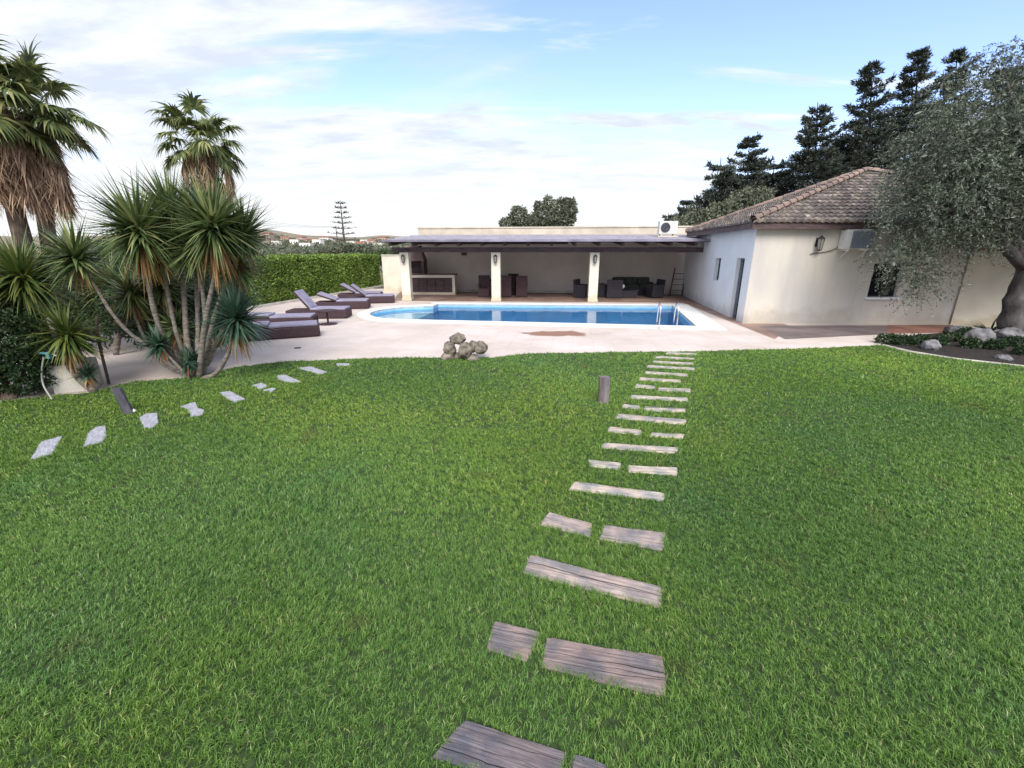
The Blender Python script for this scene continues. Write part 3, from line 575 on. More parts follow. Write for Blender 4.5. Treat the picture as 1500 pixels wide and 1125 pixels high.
# ================================================================== HEDGE
def hedge():
    p0 = Vector((-12.9, 8.4, 0)); p1 = Vector((-7.9, 28.0, 0)); p0 = Vector((-12.6, 9.2, 0))
    # line through at(380,450) and just inside at(560,419)
    a = at(385, 448.5); b = at(557, 419.8); d = (b - a).normalized(); p1 = b; p0 = a - d * 6.5; nrm = Vector((d.y, -d.x, 0))
    W_, H_ = 1.1, 1.87; Ln = (p1 - p0).length
    o = thing('hedge', 'long clipped green box hedge running beside the sun loungers', 'hedge', (p0 + p1) / 2)
    nn = Vector((-nrm.x, -nrm.y, 0)); e_ = .1
    q0, q1 = p0 + d * e_, p1 - d * e_
    MB().hexa([q0 + nn * e_, q0 + nn * (W_ - e_), q1 + nn * (W_ - e_), q1 + nn * e_][::-1], [v + Vector((0, 0, H_ - e_)) for v in [q0 + nn * e_, q0 + nn * (W_ - e_), q1 + nn * (W_ - e_), q1 + nn * e_][::-1]]).build('branch', M['hedgecore'], o)
    parts = []
    def face(n_, org, u, v_, lu, lv, nr):
        U = rng.uniform(0, 1, n_) * lu; V_ = rng.uniform(0, 1, n_) * lv
        P_ = np.array(org) + np.outer(U, u) + np.outer(V_, v_)
        bul = .05 * np.sin(U * 2.1 + 1) * np.sin(V_ * 2.7) + .035 * np.sin(U * 6.3 + V_ * 4); P_ = P_ + np.outer(bul - np.abs(rng.normal(0, .05, n_)) + .03, nr)
        dd = unit(np.array(nr) * .5 + rdirs(n_) * .9 + np.array([0, 0, .35])); parts.append(leaf_quads(P_, dd, rng.uniform(.08, .15, n_), rng.uniform(.05, .085, n_)))
    face(56000, p0, d, (0, 0, 1), Ln, H_, tuple(nrm)); face(20000, p0 + Vector((0, 0, H_)), d, nn, Ln, W_, (0, 0, 1)); face(5000, p1, nn, (0, 0, 1), W_, H_, tuple(d)); face(3000, p0, nn, (0, 0, 1), W_, H_, tuple(-d)); face(9000, p0 + nn * W_, d, (0, 0, 1), Ln, H_, tuple(nn))
    V, F = merge(parts); link_mesh('foliage', V, F, M['hedge'], o)
    kb = MB(); c = (p0 + p1) / 2 + nrm * .22; kb.box((c.x, c.y, .05), (Ln, .12, .10), math.atan2(d.y, d.x)); tag(kb.build('bed_kerb', M['kerb']), kind='structure')
hedge()

# ================================================================== PALMS
def palm(label, base, crown, rad, n_green, n_dead, skirt, tr=.2, seed=0, dmat='palm'):
    global rng; rs = rng; rng = np.random.default_rng(seed)
    o = thing('fan_palm', label, 'palm tree', base, 0)
    base = Vector(base); crown = Vector(crown); mid = base.lerp(crown, .5) + Vector((.12, 0, 0))
    stem([base, mid, crown], tr * 1.25, tr * .9, M['trunk_brown'], o, n=12, lump=.05)
    def fronds(n_, emin, emax, lp, lb, m, name, drp, spread=118, segs=28):
        parts = []
        for i in range(n_):
            az = i * 2.399 + rng.uniform(-.3, .3); el = emin + (emax - emin) * ((i + .5) / n_) + rng.uniform(-.12, .12)
            d = np.array([math.cos(az) * math.cos(el), math.sin(az) * math.cos(el), math.sin(el)])
            c0 = np.array(crown) + np.array([math.cos(az), math.sin(az), 0]) * tr * .6 + np.array([0, 0, rng.uniform(-.15, .15)])
            lpp = lp * rng.uniform(.65, 1.3); hub = c0 + d * lpp + np.array([0, 0, -.12 * lpp * math.cos(el)])
            parts.append(strips(c0[None], (hub - c0)[None], [np.linalg.norm(hub - c0)], [.045], [0], 3))
            side = unit(np.cross(d, [0, 0, 1.0])[None])[0]; upv = np.cross(side, d); an = np.radians(np.linspace(-spread, spread, segs)) + rng.normal(0, .03, segs)
            ax = unit((d + np.array([0, 0, -.3 * math.cos(el)]))[None])[0]
            D_ = np.cos(an)[:, None] * ax + np.sin(an)[:, None] * side + upv * (.28 * np.abs(np.sin(an))[:, None])
            D_ = unit(D_); L_ = lb * (1 - .28 * (np.abs(an) / np.radians(spread))) * rng.uniform(.85, 1.08, segs)
            sd_ = unit(np.cross(D_, np.broadcast_to(upv, D_.shape)) + 1e-4)
            parts.append(strips(np.broadcast_to(hub, (segs, 3)).copy(), D_, L_, .125 * lb * np.ones(segs), drp * rng.uniform(.6, 1.4, segs), 4, side=sd_))
        V, F = merge(parts); link_mesh(name, V, F, m, o)
    fronds(n_green, -.7, 1.35, rad * .50, rad * .48, M[dmat], 'crown', 1.9)
    # dead skirt
    n_ = n_dead; parts = []; a = rng.uniform(0, 6.283, n_); zz_ = rng.uniform(0, 1, n_) ** .8; rr = skirt[0] * (.35 + .65 * np.sin(np.pi * np.clip(.12 + zz_ * .75, 0, 1))); cz = crown.z - .1 - zz_ * skirt[1]
    hub = np.stack([crown.x + np.cos(a) * rr, crown.y + np.sin(a) * rr, cz], 1)
    for i in range(n_):
        segs = 9; outv = np.array([math.cos(a[i]), math.sin(a[i]), 0]); sidev = np.array([-math.sin(a[i]), math.cos(a[i]), 0])
        an = rng.normal(0, .42, segs); D_ = np.array([0, 0, -1.0]) * np.cos(an)[:, None] + sidev * np.sin(an)[:, None] + outv * rng.uniform(-.15, .22, segs)[:, None]
        parts.append(strips(np.broadcast_to(hub[i], (segs, 3)).copy(), D_, skirt[2] * rng.uniform(.6, 1.1, segs), np.full(segs, .045), .25, 3))
    V, F = merge(parts); link_mesh('skirt', V, F, M['palmdead'], o)
    rng = rs; return o
c = atD(296, 208, 19); palm('fan palm with a brown skirt rising behind the yucca clump', (c.x + .25, 19.2, 0), c, 1.8, 34, 190, (.78, 1.95, .75), .24, 3)
c = atD(36, 165, 11.5); palm('leaning fan palm with long drooping fronds and shaggy brown skirt at the left edge', (at(58, 440).x * 11.7 / at(58, 440).y, 11.9, 0), c, 1.55, 30, 230, (.36, 1.8, .75), .15, 5)
c = atD(-34, 138, 11.0); palm('fan palm cut by the left edge of the photo, its crown the highest', (atD(2, 330, 11.2).x, 11.4, 0), c, 1.75, 32, 220, (.60, 1.8, .85), .16, 9)
# ================================================================== WALL BUILDER
def wall(name, A, B, z0, z1, th, holes, m, parent, out, mit=False):
    """A->B ground line of the outer face, thickness th towards -out; holes [(s0,s1,za,zb)]"""
    A = Vector((A[0], A[1], 0)); B = Vector((B[0], B[1], 0)); d = (B - A).normalized(); Ln = (B - A).length; inn = Vector((-out[0], -out[1], 0)).normalized() * th
    ss = sorted({0, Ln, *[h[0] for h in holes], *[h[1] for h in holes]}); zs = sorted({z0, z1, *[h[2] for h in holes], *[h[3] for h in holes]})
    P = lambda s_, z_, k=0: A + d * (s_ + (th if (k and mit and s_ == 0) else 0)) + Vector((0, 0, z_)) + inn * k
    hole = lambda i, j: i < 0 or j < 0 or i >= len(ss) - 1 or j >= len(zs) - 1 or any(h[0] - 1e-6 <= ss[i] and ss[i + 1] <= h[1] + 1e-6 and h[2] - 1e-6 <= zs[j] and zs[j + 1] <= h[3] + 1e-6 for h in holes)
    q = MB()
    for i in range(len(ss) - 1):
        for j in range(len(zs) - 1):
            if hole(i, j): continue
            a, b, e_, f = ss[i], ss[i + 1], zs[j], zs[j + 1]
            q.quad(P(a, e_), P(b, e_), P(b, f), P(a, f)); q.quad(P(a, e_, 1), P(a, f, 1), P(b, f, 1), P(b, e_, 1))
            if hole(i - 1, j) and not (mit and i == 0): q.quad(P(a, e_), P(a, f), P(a, f, 1), P(a, e_, 1))
            if hole(i + 1, j): q.quad(P(b, e_), P(b, e_, 1), P(b, f, 1), P(b, f))
            if hole(i, j - 1): q.quad(P(a, e_), P(a, e_, 1), P(b, e_, 1), P(b, e_))
            if hole(i, j + 1): q.quad(P(a, f), P(b, f), P(b, f, 1), P(a, f, 1))
    return q.build(name, m, parent)

# ================================================================== PERGOLA
c1 = at(596, 440.5); c3 = at(868, 442.3); pe = (c3 - c1).normalized(); pn = Vector((pe.y, -pe.x, 0))   # pn points to the camera
if pn.y > 0: pn = -pn
arz = math.atan2(pe.y, pe.x)
per = thing('pergola', 'long open poolside pergola with square cream columns and a low grey purple roof', 'pergola', c1 - pn * 2.2 + pe * 5)
PF = lambda s_, n_, z_: c1 + pe * s_ + pn * n_ + Vector((0, 0, z_))      # s along, n toward the pool
colS = [.0, (at(727, 441) - c1).dot(pe), (c3 - c1).length]; cw = .40
for s_ in colS:
    q = MB().box(PF(s_, -cw / 2, 1.06), (cw, cw, 2.12), arz).box(PF(s_, -cw / 2, .06), (cw + .05, cw + .05, .12), arz)
    q.build('column', M['cream'], per, bevel=.012)
c4s = (at(1027, 441) - c1).dot(pe) - .1
q = MB().box(PF(c4s, -.2, 1.08), (.24, .4, 2.16), arz); q.build('column', M['cream'], per, bevel=.01)
s0, s1 = -.55, c4s + .30
MB().box(PF((s0 + s1) / 2, -cw / 2, 2.12 + .11), (s1 - s0, .22, .21), arz).build('beam', M['darkwood'], per, bevel=.008)
backn = -4.35
MB().box(PF((s0 + s1) / 2, backn + .12, 2.62), (s1 - s0 - .3, .18, .2), arz).build('beam', M['darkwood'], per)
slope = math.atan2(2.93 - 2.56, .75 - backn)
def sloped(sc_, sw, n0, n1, z0, z1, th):    # box following the roof slope
    P = lambda s_, n_, z_: PF(s_, n_, z_)
    return [P(sc_ - sw / 2, n0, z0), P(sc_ + sw / 2, n0, z0), P(sc_ + sw / 2, n1, z1), P(sc_ - sw / 2, n1, z1)], [P(sc_ - sw / 2, n0, z0 + th), P(sc_ + sw / 2, n0, z0 + th), P(sc_ + sw / 2, n1, z1 + th), P(sc_ - sw / 2, n1, z1 + th)]
nr_ = 15
for i in range(nr_):
    s_ = s0 + .15 + (s1 - s0 - .3) * i / (nr_ - 1)
    MB().hexa(*sloped(s_, .10, .60, backn, 2.385, 2.385 + .37 * (.6 - backn) / 5.1, .14)).build('rafter', M['darkwood'], per)
# boarded roof deck, slightly wavy sheets with seams
q = MB(); q.hexa(*sloped((s0 + s1) / 2, s1 - s0, .76, backn - .02, 2.535, 2.915, .035)); q.build('deck', M['darkwood'], per)
q = MB(); ns = 26
for i in range(ns):
    a = s0 - .08 + (s1 - s0 + .16) * i / ns; w_ = (s1 - s0 + .16) / ns
    dz = random.uniform(0, .018); q.hexa(*sloped(a + w_ / 2, w_ * .985, .84 + random.uniform(-.02, .02), backn - .04, 2.575 + dz, 2.955 + dz, .03))
q.build('roof', M['roofsheet'], per)
for n_b in (.3, -.9, -2.1, -3.3):  # pale strips added to stand for streaked highlights on the roof sheets
    zb_ = 2.625 + .38 * (.84 - n_b) / 5.2; MB().box(PF((s0 + s1) / 2, n_b, zb_ + .012), (s1 - s0 + .1, .05, .03), arz).build('highlight', M['roofhighlight'], per)
MB().box(PF((s0 + s1) / 2, .86, 2.60), (s1 - s0 + .2, .03, .09), arz).build('fascia', M['roofsheet'], per)
# back wall and right side wall
bl = at(622, 427.3); br_ = at(990, 431.2); bd = (br_ - bl).normalized(); bl2 = bl - bd * .15; br2 = br_ + bd * 1.0
ob = Vector((bd.y, -bd.x, 0)); ob = -ob if ob.y > 0 else ob
bw = thing('outbuilding', 'long low flat roofed building whose cream parapet shows above the pergola roof', 'building', (bl2 + br2) / 2)
D_ = 6.0
wall('wall', bl2[:2], br2[:2], 0, 3.0, .25, [], M['inner'], bw, ob)
wall('wall', (bl2 - ob * D_)[:2], bl2[:2], 0, 3.0, .25, [], M['parapet'], bw, -bd)
wall('wall', (br2 - ob * D_)[:2], (bl2 - ob * D_)[:2], 0, 3.0, .25, [], M['parapet'], bw, -ob)
pz = MB(); cc = (bl2 + br2) / 2; Lb = (br2 - bl2).length; brz = math.atan2(bd.y, bd.x)
for (n_, ln_, wd) in ((-.14, Lb + .04, .30), (-D_ + .14, Lb + .04, .30)): p = cc + ob * n_; pz.box((p.x, p.y, 3.165), (ln_, wd, .33), brz)
for e_ in (0, 1):
    p = (bl2 if e_ == 0 else br2) - ob * (D_ / 2) + bd * (.15 if e_ == 0 else -.15); pz.box((p.x, p.y, 3.165), (.29, D_ - .6, .33), brz)
pz.build('parapet', M['parapet'], bw)
p = cc + ob * -.14; MB().box((p.x, p.y, 3.36), (Lb + .12, .38, .06), brz).build('parapet_cap', M['parapet'], bw)
p = cc - ob * 3; MB().box((p.x, p.y, 2.95), (Lb - .5, D_ - .5, .1), brz).build('roof', M['parapet'], bw)
MB().box(cc + ob * .03 + Vector((0, 0, .09)), (Lb - .2, .04, .12), brz).build('skirting', M['kerb'], bw)
# side wall at the right end of the pergola
sw0 = Vector((8.62, 20.3, 0)); sw1 = Vector((8.72, br_.y - .02, 0))

# ================================================================== HOUSE
A2, B2, E2 = (7.25, 13.71), (8.78, 23.1), (17.9, 13.5)
hs = thing('house', 'single storey house with white side wall, stained cream front and tiled hip roof', 'house', (12.5, 17, 0))
dA = Vector((B2[0] - A2[0], B2[1] - A2[1], 0)).normalized(); outL = Vector((-dA.y, dA.x, 0)); outL = outL if outL.x < 0 else -outL
ds0, _z = onwall(1083, 440, A2, B2); 
def span(xa, ya, xb, yb, A_, B_v): a = onwall(xa, ya, A_, B_v)[0]; b = onwall(xb, yb, A_, B_v)[0]; return min(a, b), max(a, b)
d0, d1 = span(1091.5, 378, 1080, 378, A2, B2); dtop = onwall(1086, 378, A2, B2)[1]
w0, w1 = span(1056.5, 378, 1048.5, 378, A2, B2); wt = onwall(1054, 378, A2, B2)[1]; wb = onwall(1051, 411, A2, B2)[1]
EZ = 3.0
wall('wall', A2, B2, 0, EZ, .28, [(d0, d1, 0, dtop), (w0, w1, wb, wt)], M['stucco_white'], hs, outL, True)
f0, f1 = span(1281, 388, 1318, 388, A2, E2); ft = onwall(1290, 386, A2, E2)[1]; fb = onwall(1295, 435, A2, E2)[1]
dF = Vector((E2[0] - A2[0], E2[1] - A2[1], 0)).normalized(); outF = Vector((dF.y, -dF.x, 0)); outF = outF if outF.y < 0 else -outF
wall('wall', A2, E2, 0, EZ, .28, [(f0, f1 + .12, fb, ft)], M['stucco_cream'], hs, outF, True)
wall('wall', E2, (E2[0] + .6, 21.0), 0, EZ, .28, [], M['stucco_cream'], hs, (1, 0, 0)); wall('wall', (8.45, 21.0), (18.5, 21.0), 0, EZ, .2, [], M['stucco_cream'], hs, (0, 1, 0))
# door: opening with a dark leaf standing ajar inside
PL = lambda s_, n_, z_: Vector((A2[0], A2[1], 0)) + dA * s_ + outL * n_ + Vector((0, 0, z_))
lrz = math.atan2(dA.y, dA.x)
dr = MB().box(PL((d0 + d1) / 2, -.22, dtop / 2), (d1 - d0 - .02, .05, dtop - .02), lrz).build('door', M['black'], hs)
MB().lathe(PL(d0 + .1, -.17, 1.0), [(.025, 0), (.03, .02), (.02, .05)], 10).build('handle', M['chrome'], dr)
fr_ = MB(); fr_.box(PL(d0 + .02, -.16, dtop / 2), (.04, .09, dtop), lrz).box(PL(d1 - .02, -.16, dtop / 2), (.04, .09, dtop), lrz).box(PL((d0 + d1) / 2, -.16, dtop - .02), (d1 - d0 - .08, .09, .04), lrz); fr_.build('door_frame', M['grille'], hs)
wn = MB().box(PL((w0 + w1) / 2, -.2, (wb + wt) / 2), (w1 - w0 - .05, .02, wt - wb - .05), lrz).build('window', M['glass_dark'], hs)
q = MB()
for z_ in (wb + .03, wt - .03): q.box(PL((w0 + w1) / 2, -.17, z_), (w1 - w0, .06, .06), lrz)
for s_ in (w0 + .03, w1 - .03): q.box(PL(s_, -.17, (wb + wt) / 2), (.06, .06, wt - wb - .12), lrz)
q.build('frame', M['darkwood'], wn)
PFr = lambda s_, n_, z_: Vector((A2[0], A2[1], 0)) + dF * s_ + outF * n_ + Vector((0, 0, z_))
frz = math.atan2(dF.y, dF.x); fm = (f0 + f1 + .12) / 2; fw = f1 + .12 - f0
wn = MB().box(PFr(fm, -.17, (fb + ft) / 2), (fw - .08, .02, ft - fb - .08), frz).build('window', M['glass_dark'], hs)
q = MB()
for z_ in (fb + .03, ft - .03, (fb + ft) / 2): q.box(PFr(fm, -.13, z_), (fw - .12, .05, .045), frz)
for s_ in (f0 + .03, f1 + .09, fm): q.box(PFr(s_, -.132, (fb + ft) / 2), (.05, .055, ft - fb), frz)
q.build('frame', M['black'], wn)
MB().box(PFr(fm, .03, fb - .035), (fw + .14, .16, .06), frz).build('sill', M['stucco_white'], wn)
# tiled hip roof
tile = bpy.data.materials.new('old clay roof tiles'); tile.use_nodes = True; t = tile.node_tree; b = t.nodes['Principled BSDF']; b.inputs['Roughness'].default_value = .9
uvn = nd(t, 'ShaderNodeUVMap'); fl = nd(t, 'ShaderNodeVectorMath', operation='FLOOR'); t.links.new(uvn.outputs[0], fl.inputs[0]); wn_ = nd(t, 'ShaderNodeTexWhiteNoise', noise_dimensions='2D'); t.links.new(fl.outputs[0], wn_.inputs[0])
r = nd(t, 'ShaderNodeValToRGB'); els = r.color_ramp.elements; els[0].color = (.065, .058, .055, 1); els[1].color = (.50, .45, .39, 1); x_ = els.new(.4); x_.color = (.15, .128, .118, 1); x_ = els.new(.75); x_.color = (.255, .21, .18, 1)
g = nd(t, 'ShaderNodeNewGeometry'); nz = nd(t, 'ShaderNodeTexNoise'); nz.inputs['Scale'].default_value = 6; nz.inputs['Detail'].default_value = 8; t.links.new(g.outputs['Position'], nz.inputs[0])
mm_ = math_n(t, 'ADD', math_n(t, 'MULTIPLY', wn_.outputs[0], .50), math_n(t, 'MULTIPLY_ADD', nz.outputs[0], 1.7, -.62)); t.links.new(mm_, r.inputs[0]); t.links.new(r.outputs[0], b.inputs['Base Color'])
AP = atD(1268, 252.5, 17.1)
def tiled(name, P0, P1, apexes, parent, pitch=.18, row=.26):
    """roof plane from eave P0->P1 up to apex edge points (ridge may be one point); barrel tiles in relief"""
    P0, P1 = Vector(P0), Vector(P1); U = (P1 - P0).normalized(); Q = Vector(apexes[0]); nrm = U.cross(Q - P0).normalized(); nrm = nrm if nrm.z > 0 else -nrm
    Vd = nrm.cross(U); Vd = Vd if Vd.z > 0 else -Vd; Le = (P1 - P0).length; Hh = (Q - P0).dot(Vd); qa = (Vector(apexes[0]) - P0).dot(U); qb = (Vector(apexes[-1]) - P0).dot(U)
    V, F, UV = [], [], []; rows = int(Hh / row) + 1; sub = 6
    for r_ in range(rows):
        v0, v1 = r_ * row, min((r_ + 1) * row, Hh); f0_, f1_ = v0 / Hh, v1 / Hh
        ua, ub = qa * f0_, Le + (qb - Le) * f0_; ua1, ub1 = qa * f1_, Le + (qb - Le) * f1_
        n_ = int(math.ceil(Le / (pitch / sub)))
        prev = None
        for k in range(n_ + 1):
            u_ = k * pitch / sub
            if u_ < min(ua, ua1) - .05 or u_ > max(ub, ub1) + .05: prev = None; continue
            c_ = int(u_ / pitch + 1e-6); jit = math.sin(c_ * 12.9 + r_ * 78.2) * .012
            w_ = .055 * abs(math.sin(math.pi * u_ / pitch)) ** .8
            ua_, ub_ = min(max(u_, ua), ub), min(max(u_, ua1), ub1)
            lo = P0 + U * ua_ + Vd * (v0 - .03 + jit) + nrm * (w_ + .055); hi = P0 + U * ub_ + Vd * v1 + nrm * (w_ * .85 + .012); bt = P0 + U * ua_ + Vd * (v0 - .03 + jit) + nrm * (w_ * .55 - .01)
            V += [lo, hi, bt]; i_ = len(V) - 3
            if prev is not None:
                F.append((prev, i_, i_ + 1, prev + 1)); F.append((prev + 2, i_ + 2, i_, prev)); cc_ = (int((u_ - .001) / pitch), r_)
                UV += [(cc_[0] + .5, cc_[1] + .5)] * 8
            prev = i_
    o = link_mesh(name, V, F, tile, parent, smooth=False)
    uvl = o.data.uv_layers.new(name='UVMap')
    if len(uvl.data) == len(UV): uvl.data.foreach_set('uv', np.array(UV, dtype=np.float32).ravel())
    return o
ov = .32; zE = EZ - .02
c00 = Vector((A2[0] - ov, A2[1] - ov, zE)); c10 = Vector((18.6, 13.5 - ov, zE)); c01 = Vector((8.35 - ov, 21.3, zE)); c11 = Vector((18.9, 21.3, zE))
APr = Vector((AP.x, AP.y, AP.z))
rf = tiled('roof', c00, c10, [APr], hs)
tiled('roof', c01, c00, [APr], hs); tiled('roof', c10, c11, [APr], hs); tiled('roof', c11, c01, [APr], hs)
def hipcaps(a, b):
    q = MB(); d = (b - a); n_ = int(d.length / .36); u_ = d.normalized(); sdv = u_.cross(Vector((0, 0, 1))).normalized(); upv = sdv.cross(u_)
    for i in range(n_):
        p0 = a + u_ * (i * d.length / n_); p1 = a + u_ * ((i + 1) * d.length / n_ + .04); k = len(q.v)
        for (p, rr) in ((p0, .115), (p1, .09)):
            for j in range(7): an = math.pi * j / 6; q.v.append(tuple(p + sdv * rr * math.cos(an) + upv * (rr * math.sin(an) + .03)))
        for j in range(6): q.f.append((k + j, k + j + 1, k + 8 + j, k + 7 + j))
    return q.build('hip_cap', M['hipcap'], hs)
M['hipcap'] = mat('pale hip tiles', (.33, .24, .20), .9, col2=(.16, .12, .11), vscale=3.5, bump=.4, bscale=30)
for c_ in (c00, c10, c01, c11): hipcaps(c_ + Vector((0, 0, .05)), APr + Vector((0, 0, .06)))
# eave soffit and dark fascia
q = MB()
def slab(a, b, w_, inn, z0, z1):
    a, b = Vector(a), Vector(b); i_ = Vector(inn) * w_
    q.hexa([(a.x, a.y, z0), (b.x, b.y, z0), (b.x + i_.x, b.y + i_.y, z0), (a.x + i_.x, a.y + i_.y, z0)], [(a.x, a.y, z1), (b.x, b.y, z1), (b.x + i_.x, b.y + i_.y, z1), (a.x + i_.x, a.y + i_.y, z1)])
slab(c00 + Vector((.03, .03, 0)), c10 + Vector((-.03, .03, 0)), .07, (0, 1, 0), 2.80, 2.985); slab(c00 + Vector((.03, .11, 0)), c01 + Vector((.03, 0, 0)), .07, (1, 0, 0), 2.80, 2.985)
q.build('fascia', M['darkwood'], hs)
q = MB()
q.hexa([(c00.x + .1, c00.y + .1, 2.90), (c10.x - .1, c10.y + .1, 2.90), (c11.x - .1, c11.y - .1, 2.90), (c01.x + .1, c01.y - .1, 2.90)], [(c00.x + .1, c00.y + .1, 2.94), (c10.x - .1, c10.y + .1, 2.94), (c11.x - .1, c11.y - .1, 2.94), (c01.x + .1, c01.y - .1, 2.94)])
q.build('soffit', M['darkwood'], hs)
# cream boundary wall to the right of the house front, reddish coping
g0 = at(1392, 475.5); g1 = at(1700, 500); gdir = (g1 - g0).normalized(); gout = Vector((gdir.y, -gdir.x, 0)); gout = gout if gout.y < 0 else -gout
g0 = g0 + gout * .0
gw = thing('garden_wall', 'cream boundary wall with a reddish top running right from the house front behind the olive', 'wall', (g0 + g1) / 2)
wall('wall', (g0 + gdir * .0)[:2], g1[:2], 0, 2.2, .2, [], M['cream'], gw, gout)
p = (g0 + g1) / 2 - gout * .1; MB().box((p.x, p.y, 2.235), ((g1 - g0).length + .0, .28, .07), math.atan2(gdir.y, gdir.x)).build('coping', rm, gw)
# low wall between the hedge and the pergola
l0 = at(555, 426.2); l1 = at(600, 427.8); ld = (l1 - l0).normalized(); lo_ = Vector((ld.y, -ld.x, 0)); lo_ = lo_ if lo_.y < 0 else -lo_
lw = thing('low_wall', 'low cream wall closing the gap between hedge end and the pergola', 'wall', (l0 + l1) / 2)
l0 = at(563, 426.4); l1 = l1 + ld * .9
wall('wall', l0[:2], l1[:2], 0, 1.93, .2, [], M['cream'], lw, lo_)
p = (l0 + l1) / 2 - lo_ * .1; MB().box((p.x, p.y, 1.96), ((l1 - l0).length, .26, .06), math.atan2(ld.y, ld.x)).build('coping', M['kerb'], lw)

# ================================================================== FIXTURES
def lantern(loc, rz, label, scale=1.0, group='iron wall lanterns'):
    o = thing('wall_lantern', label, 'lantern', loc, rz, group); s_ = scale
    q = MB(); q.box((0, .012, .02 * s_), (.09 * s_, .02, .22 * s_)); q.tube([(0, .02, .09 * s_), (0, -.05 * s_, .15 * s_), (0, -.12 * s_, .14 * s_)], .010 * s_, 6)
    q.lathe((0, -.12 * s_, .10 * s_), [(.10 * s_, 0), (.085 * s_, .02 * s_), (.03 * s_, .06 * s_), (.012 * s_, .09 * s_)], 6)
    q.lathe((0, -.12 * s_, -.16 * s_), [(.02 * s_, -.04 * s_), (.06 * s_, -.01 * s_), (.065 * s_, 0)], 6)
    for k in range(6): a = k * math.pi / 3; q.tube([(.06 * s_ * math.cos(a), -.12 * s_ + .06 * s_ * math.sin(a), -.16 * s_), (.085 * s_ * math.cos(a), -.12 * s_ + .085 * s_ * math.sin(a), .10 * s_)], .007 * s_, 4)
    f = q.build('frame', M['metal_dark'], None); f.parent = o
    g_ = MB().lathe((0, -.12 * s_, -.155 * s_), [(.05 * s_, 0), (.075 * s_, .25 * s_)], 6).build('glass', M['lampglass'], None); g_.parent = o
    return o
for s_, lb in zip(colS, ('on the leftmost pergola column', 'on the middle pergola column', 'on the pergola column nearest the house')):
    lantern(PF(s_, .02, 1.86), arz, 'dark iron lantern ' + lb, .98)
ls, lz = onwall(1197, 356, A2, E2); lantern(PFr(ls, .02, lz), frz, 'dark iron lantern on the stained cream house front', 1.15)
# air conditioner under the eave of the front wall
a0, az_ = onwall(1228, 350, A2, E2); a1, _ = onwall(1266, 350, A2, E2); at_ = onwall(1245, 334, A2, E2)[1]; ab_ = onwall(1245, 365, A2, E2)[1]
at_ = min(at_, 2.78); ac = thing('air_conditioner', 'boxy white and grey air conditioner on brackets under the house eave', 'air conditioner', PFr((a0 + a1) / 2, 0, ab_))
am = (a0 + a1) / 2; aw = a1 - a0
MB().box(PFr(am, .20, (at_ + ab_) / 2), (aw, .32, at_ - ab_), frz).build('casing', M['white_plastic'], ac, bevel=.015)
q = MB()
for k in range(9): q.box(PFr(am + aw * .10, .375, ab_ + .07 + (at_ - ab_ - .14) * k / 8), (aw * .80, .02, .028), frz)
q.build('grille', M['grille'], ac)
MB().box(PFr(am + aw * .10, .363, (at_ + ab_) / 2), (aw * .84, .006, (at_ - ab_) * .90), frz).build('fan_panel', M['grille'], ac)
q = MB()
for e_ in (-.35, .35): q.box(PFr(am + aw * e_, .19, ab_ - .025), (.04, .36, .04), frz).tube([PFr(am + aw * e_, .33, ab_ - .04), PFr(am + aw * e_, .02, ab_ - .3)], .012, 6)
q.build('bracket', M['white_plastic'], ac)
cp = [PFr(am - aw * .5, .06, ab_ + .05), PFr(am - aw * .8, .03, ab_ - .06), PFr(am - aw * 1.5, .03, ab_ - .14)]
tag(MB().tube(curve(cp, 6), .012, 6).build('cable', M['stake'], origin=cp[0]), 'thin cable sagging along the front wall from the air conditioner', 'cable')
# condenser on the roof corner
cb = atD(977, 344, 21.3); cn = thing('condenser_unit', 'white rooftop condenser with one dark round fan at the right end of the pergola roof', 'air conditioner', cb)
cx = cb.x; zc = cb.z; 
MB().box((cx, 21.3, zc + .31), (.82, .32, .56), arz).build('casing', M['white_plastic'], cn, bevel=.015)
q = MB(); Mx = Matrix.Rotation(arz, 3, 'Z'); fc = Vector((cx, 21.3, zc + .31)) + Mx @ Vector((-.14, -.165, 0))
n_ = 20; q.v += [tuple(fc + Mx @ Vector((.215 * math.cos(2 * math.pi * k / n_), 0, .215 * math.sin(2 * math.pi * k / n_)))) for k in range(n_)]; q.v += [tuple(Vector(v) + Mx @ Vector((0, -.012, 0))) for v in q.v[:n_]]
q.f += [tuple(range(n_, 2 * n_))[::-1]] + [(k, (k + 1) % n_, n_ + (k + 1) % n_, n_ + k) for k in range(n_)]; q.build('fan', M['black'], cn)
q = MB()
for k in range(4): rr = .05 + .05 * k; q.tube([fc + Mx @ Vector((rr * math.cos(a), -.025, rr * math.sin(a))) for a in np.linspace(0, 2 * math.pi, 17)], .006, 4, caps=False)
q.build('guard', M['grille'], cn)
q = MB(); [q.box((cx + e_, 21.3, zc - .0), (.06, .3, .07), arz) for e_ in (-.3, .3)]; q.box((cx, 21.35, zc - .24), (.9, .5, .4), arz); q.build('plinth', M['parapet'], cn)
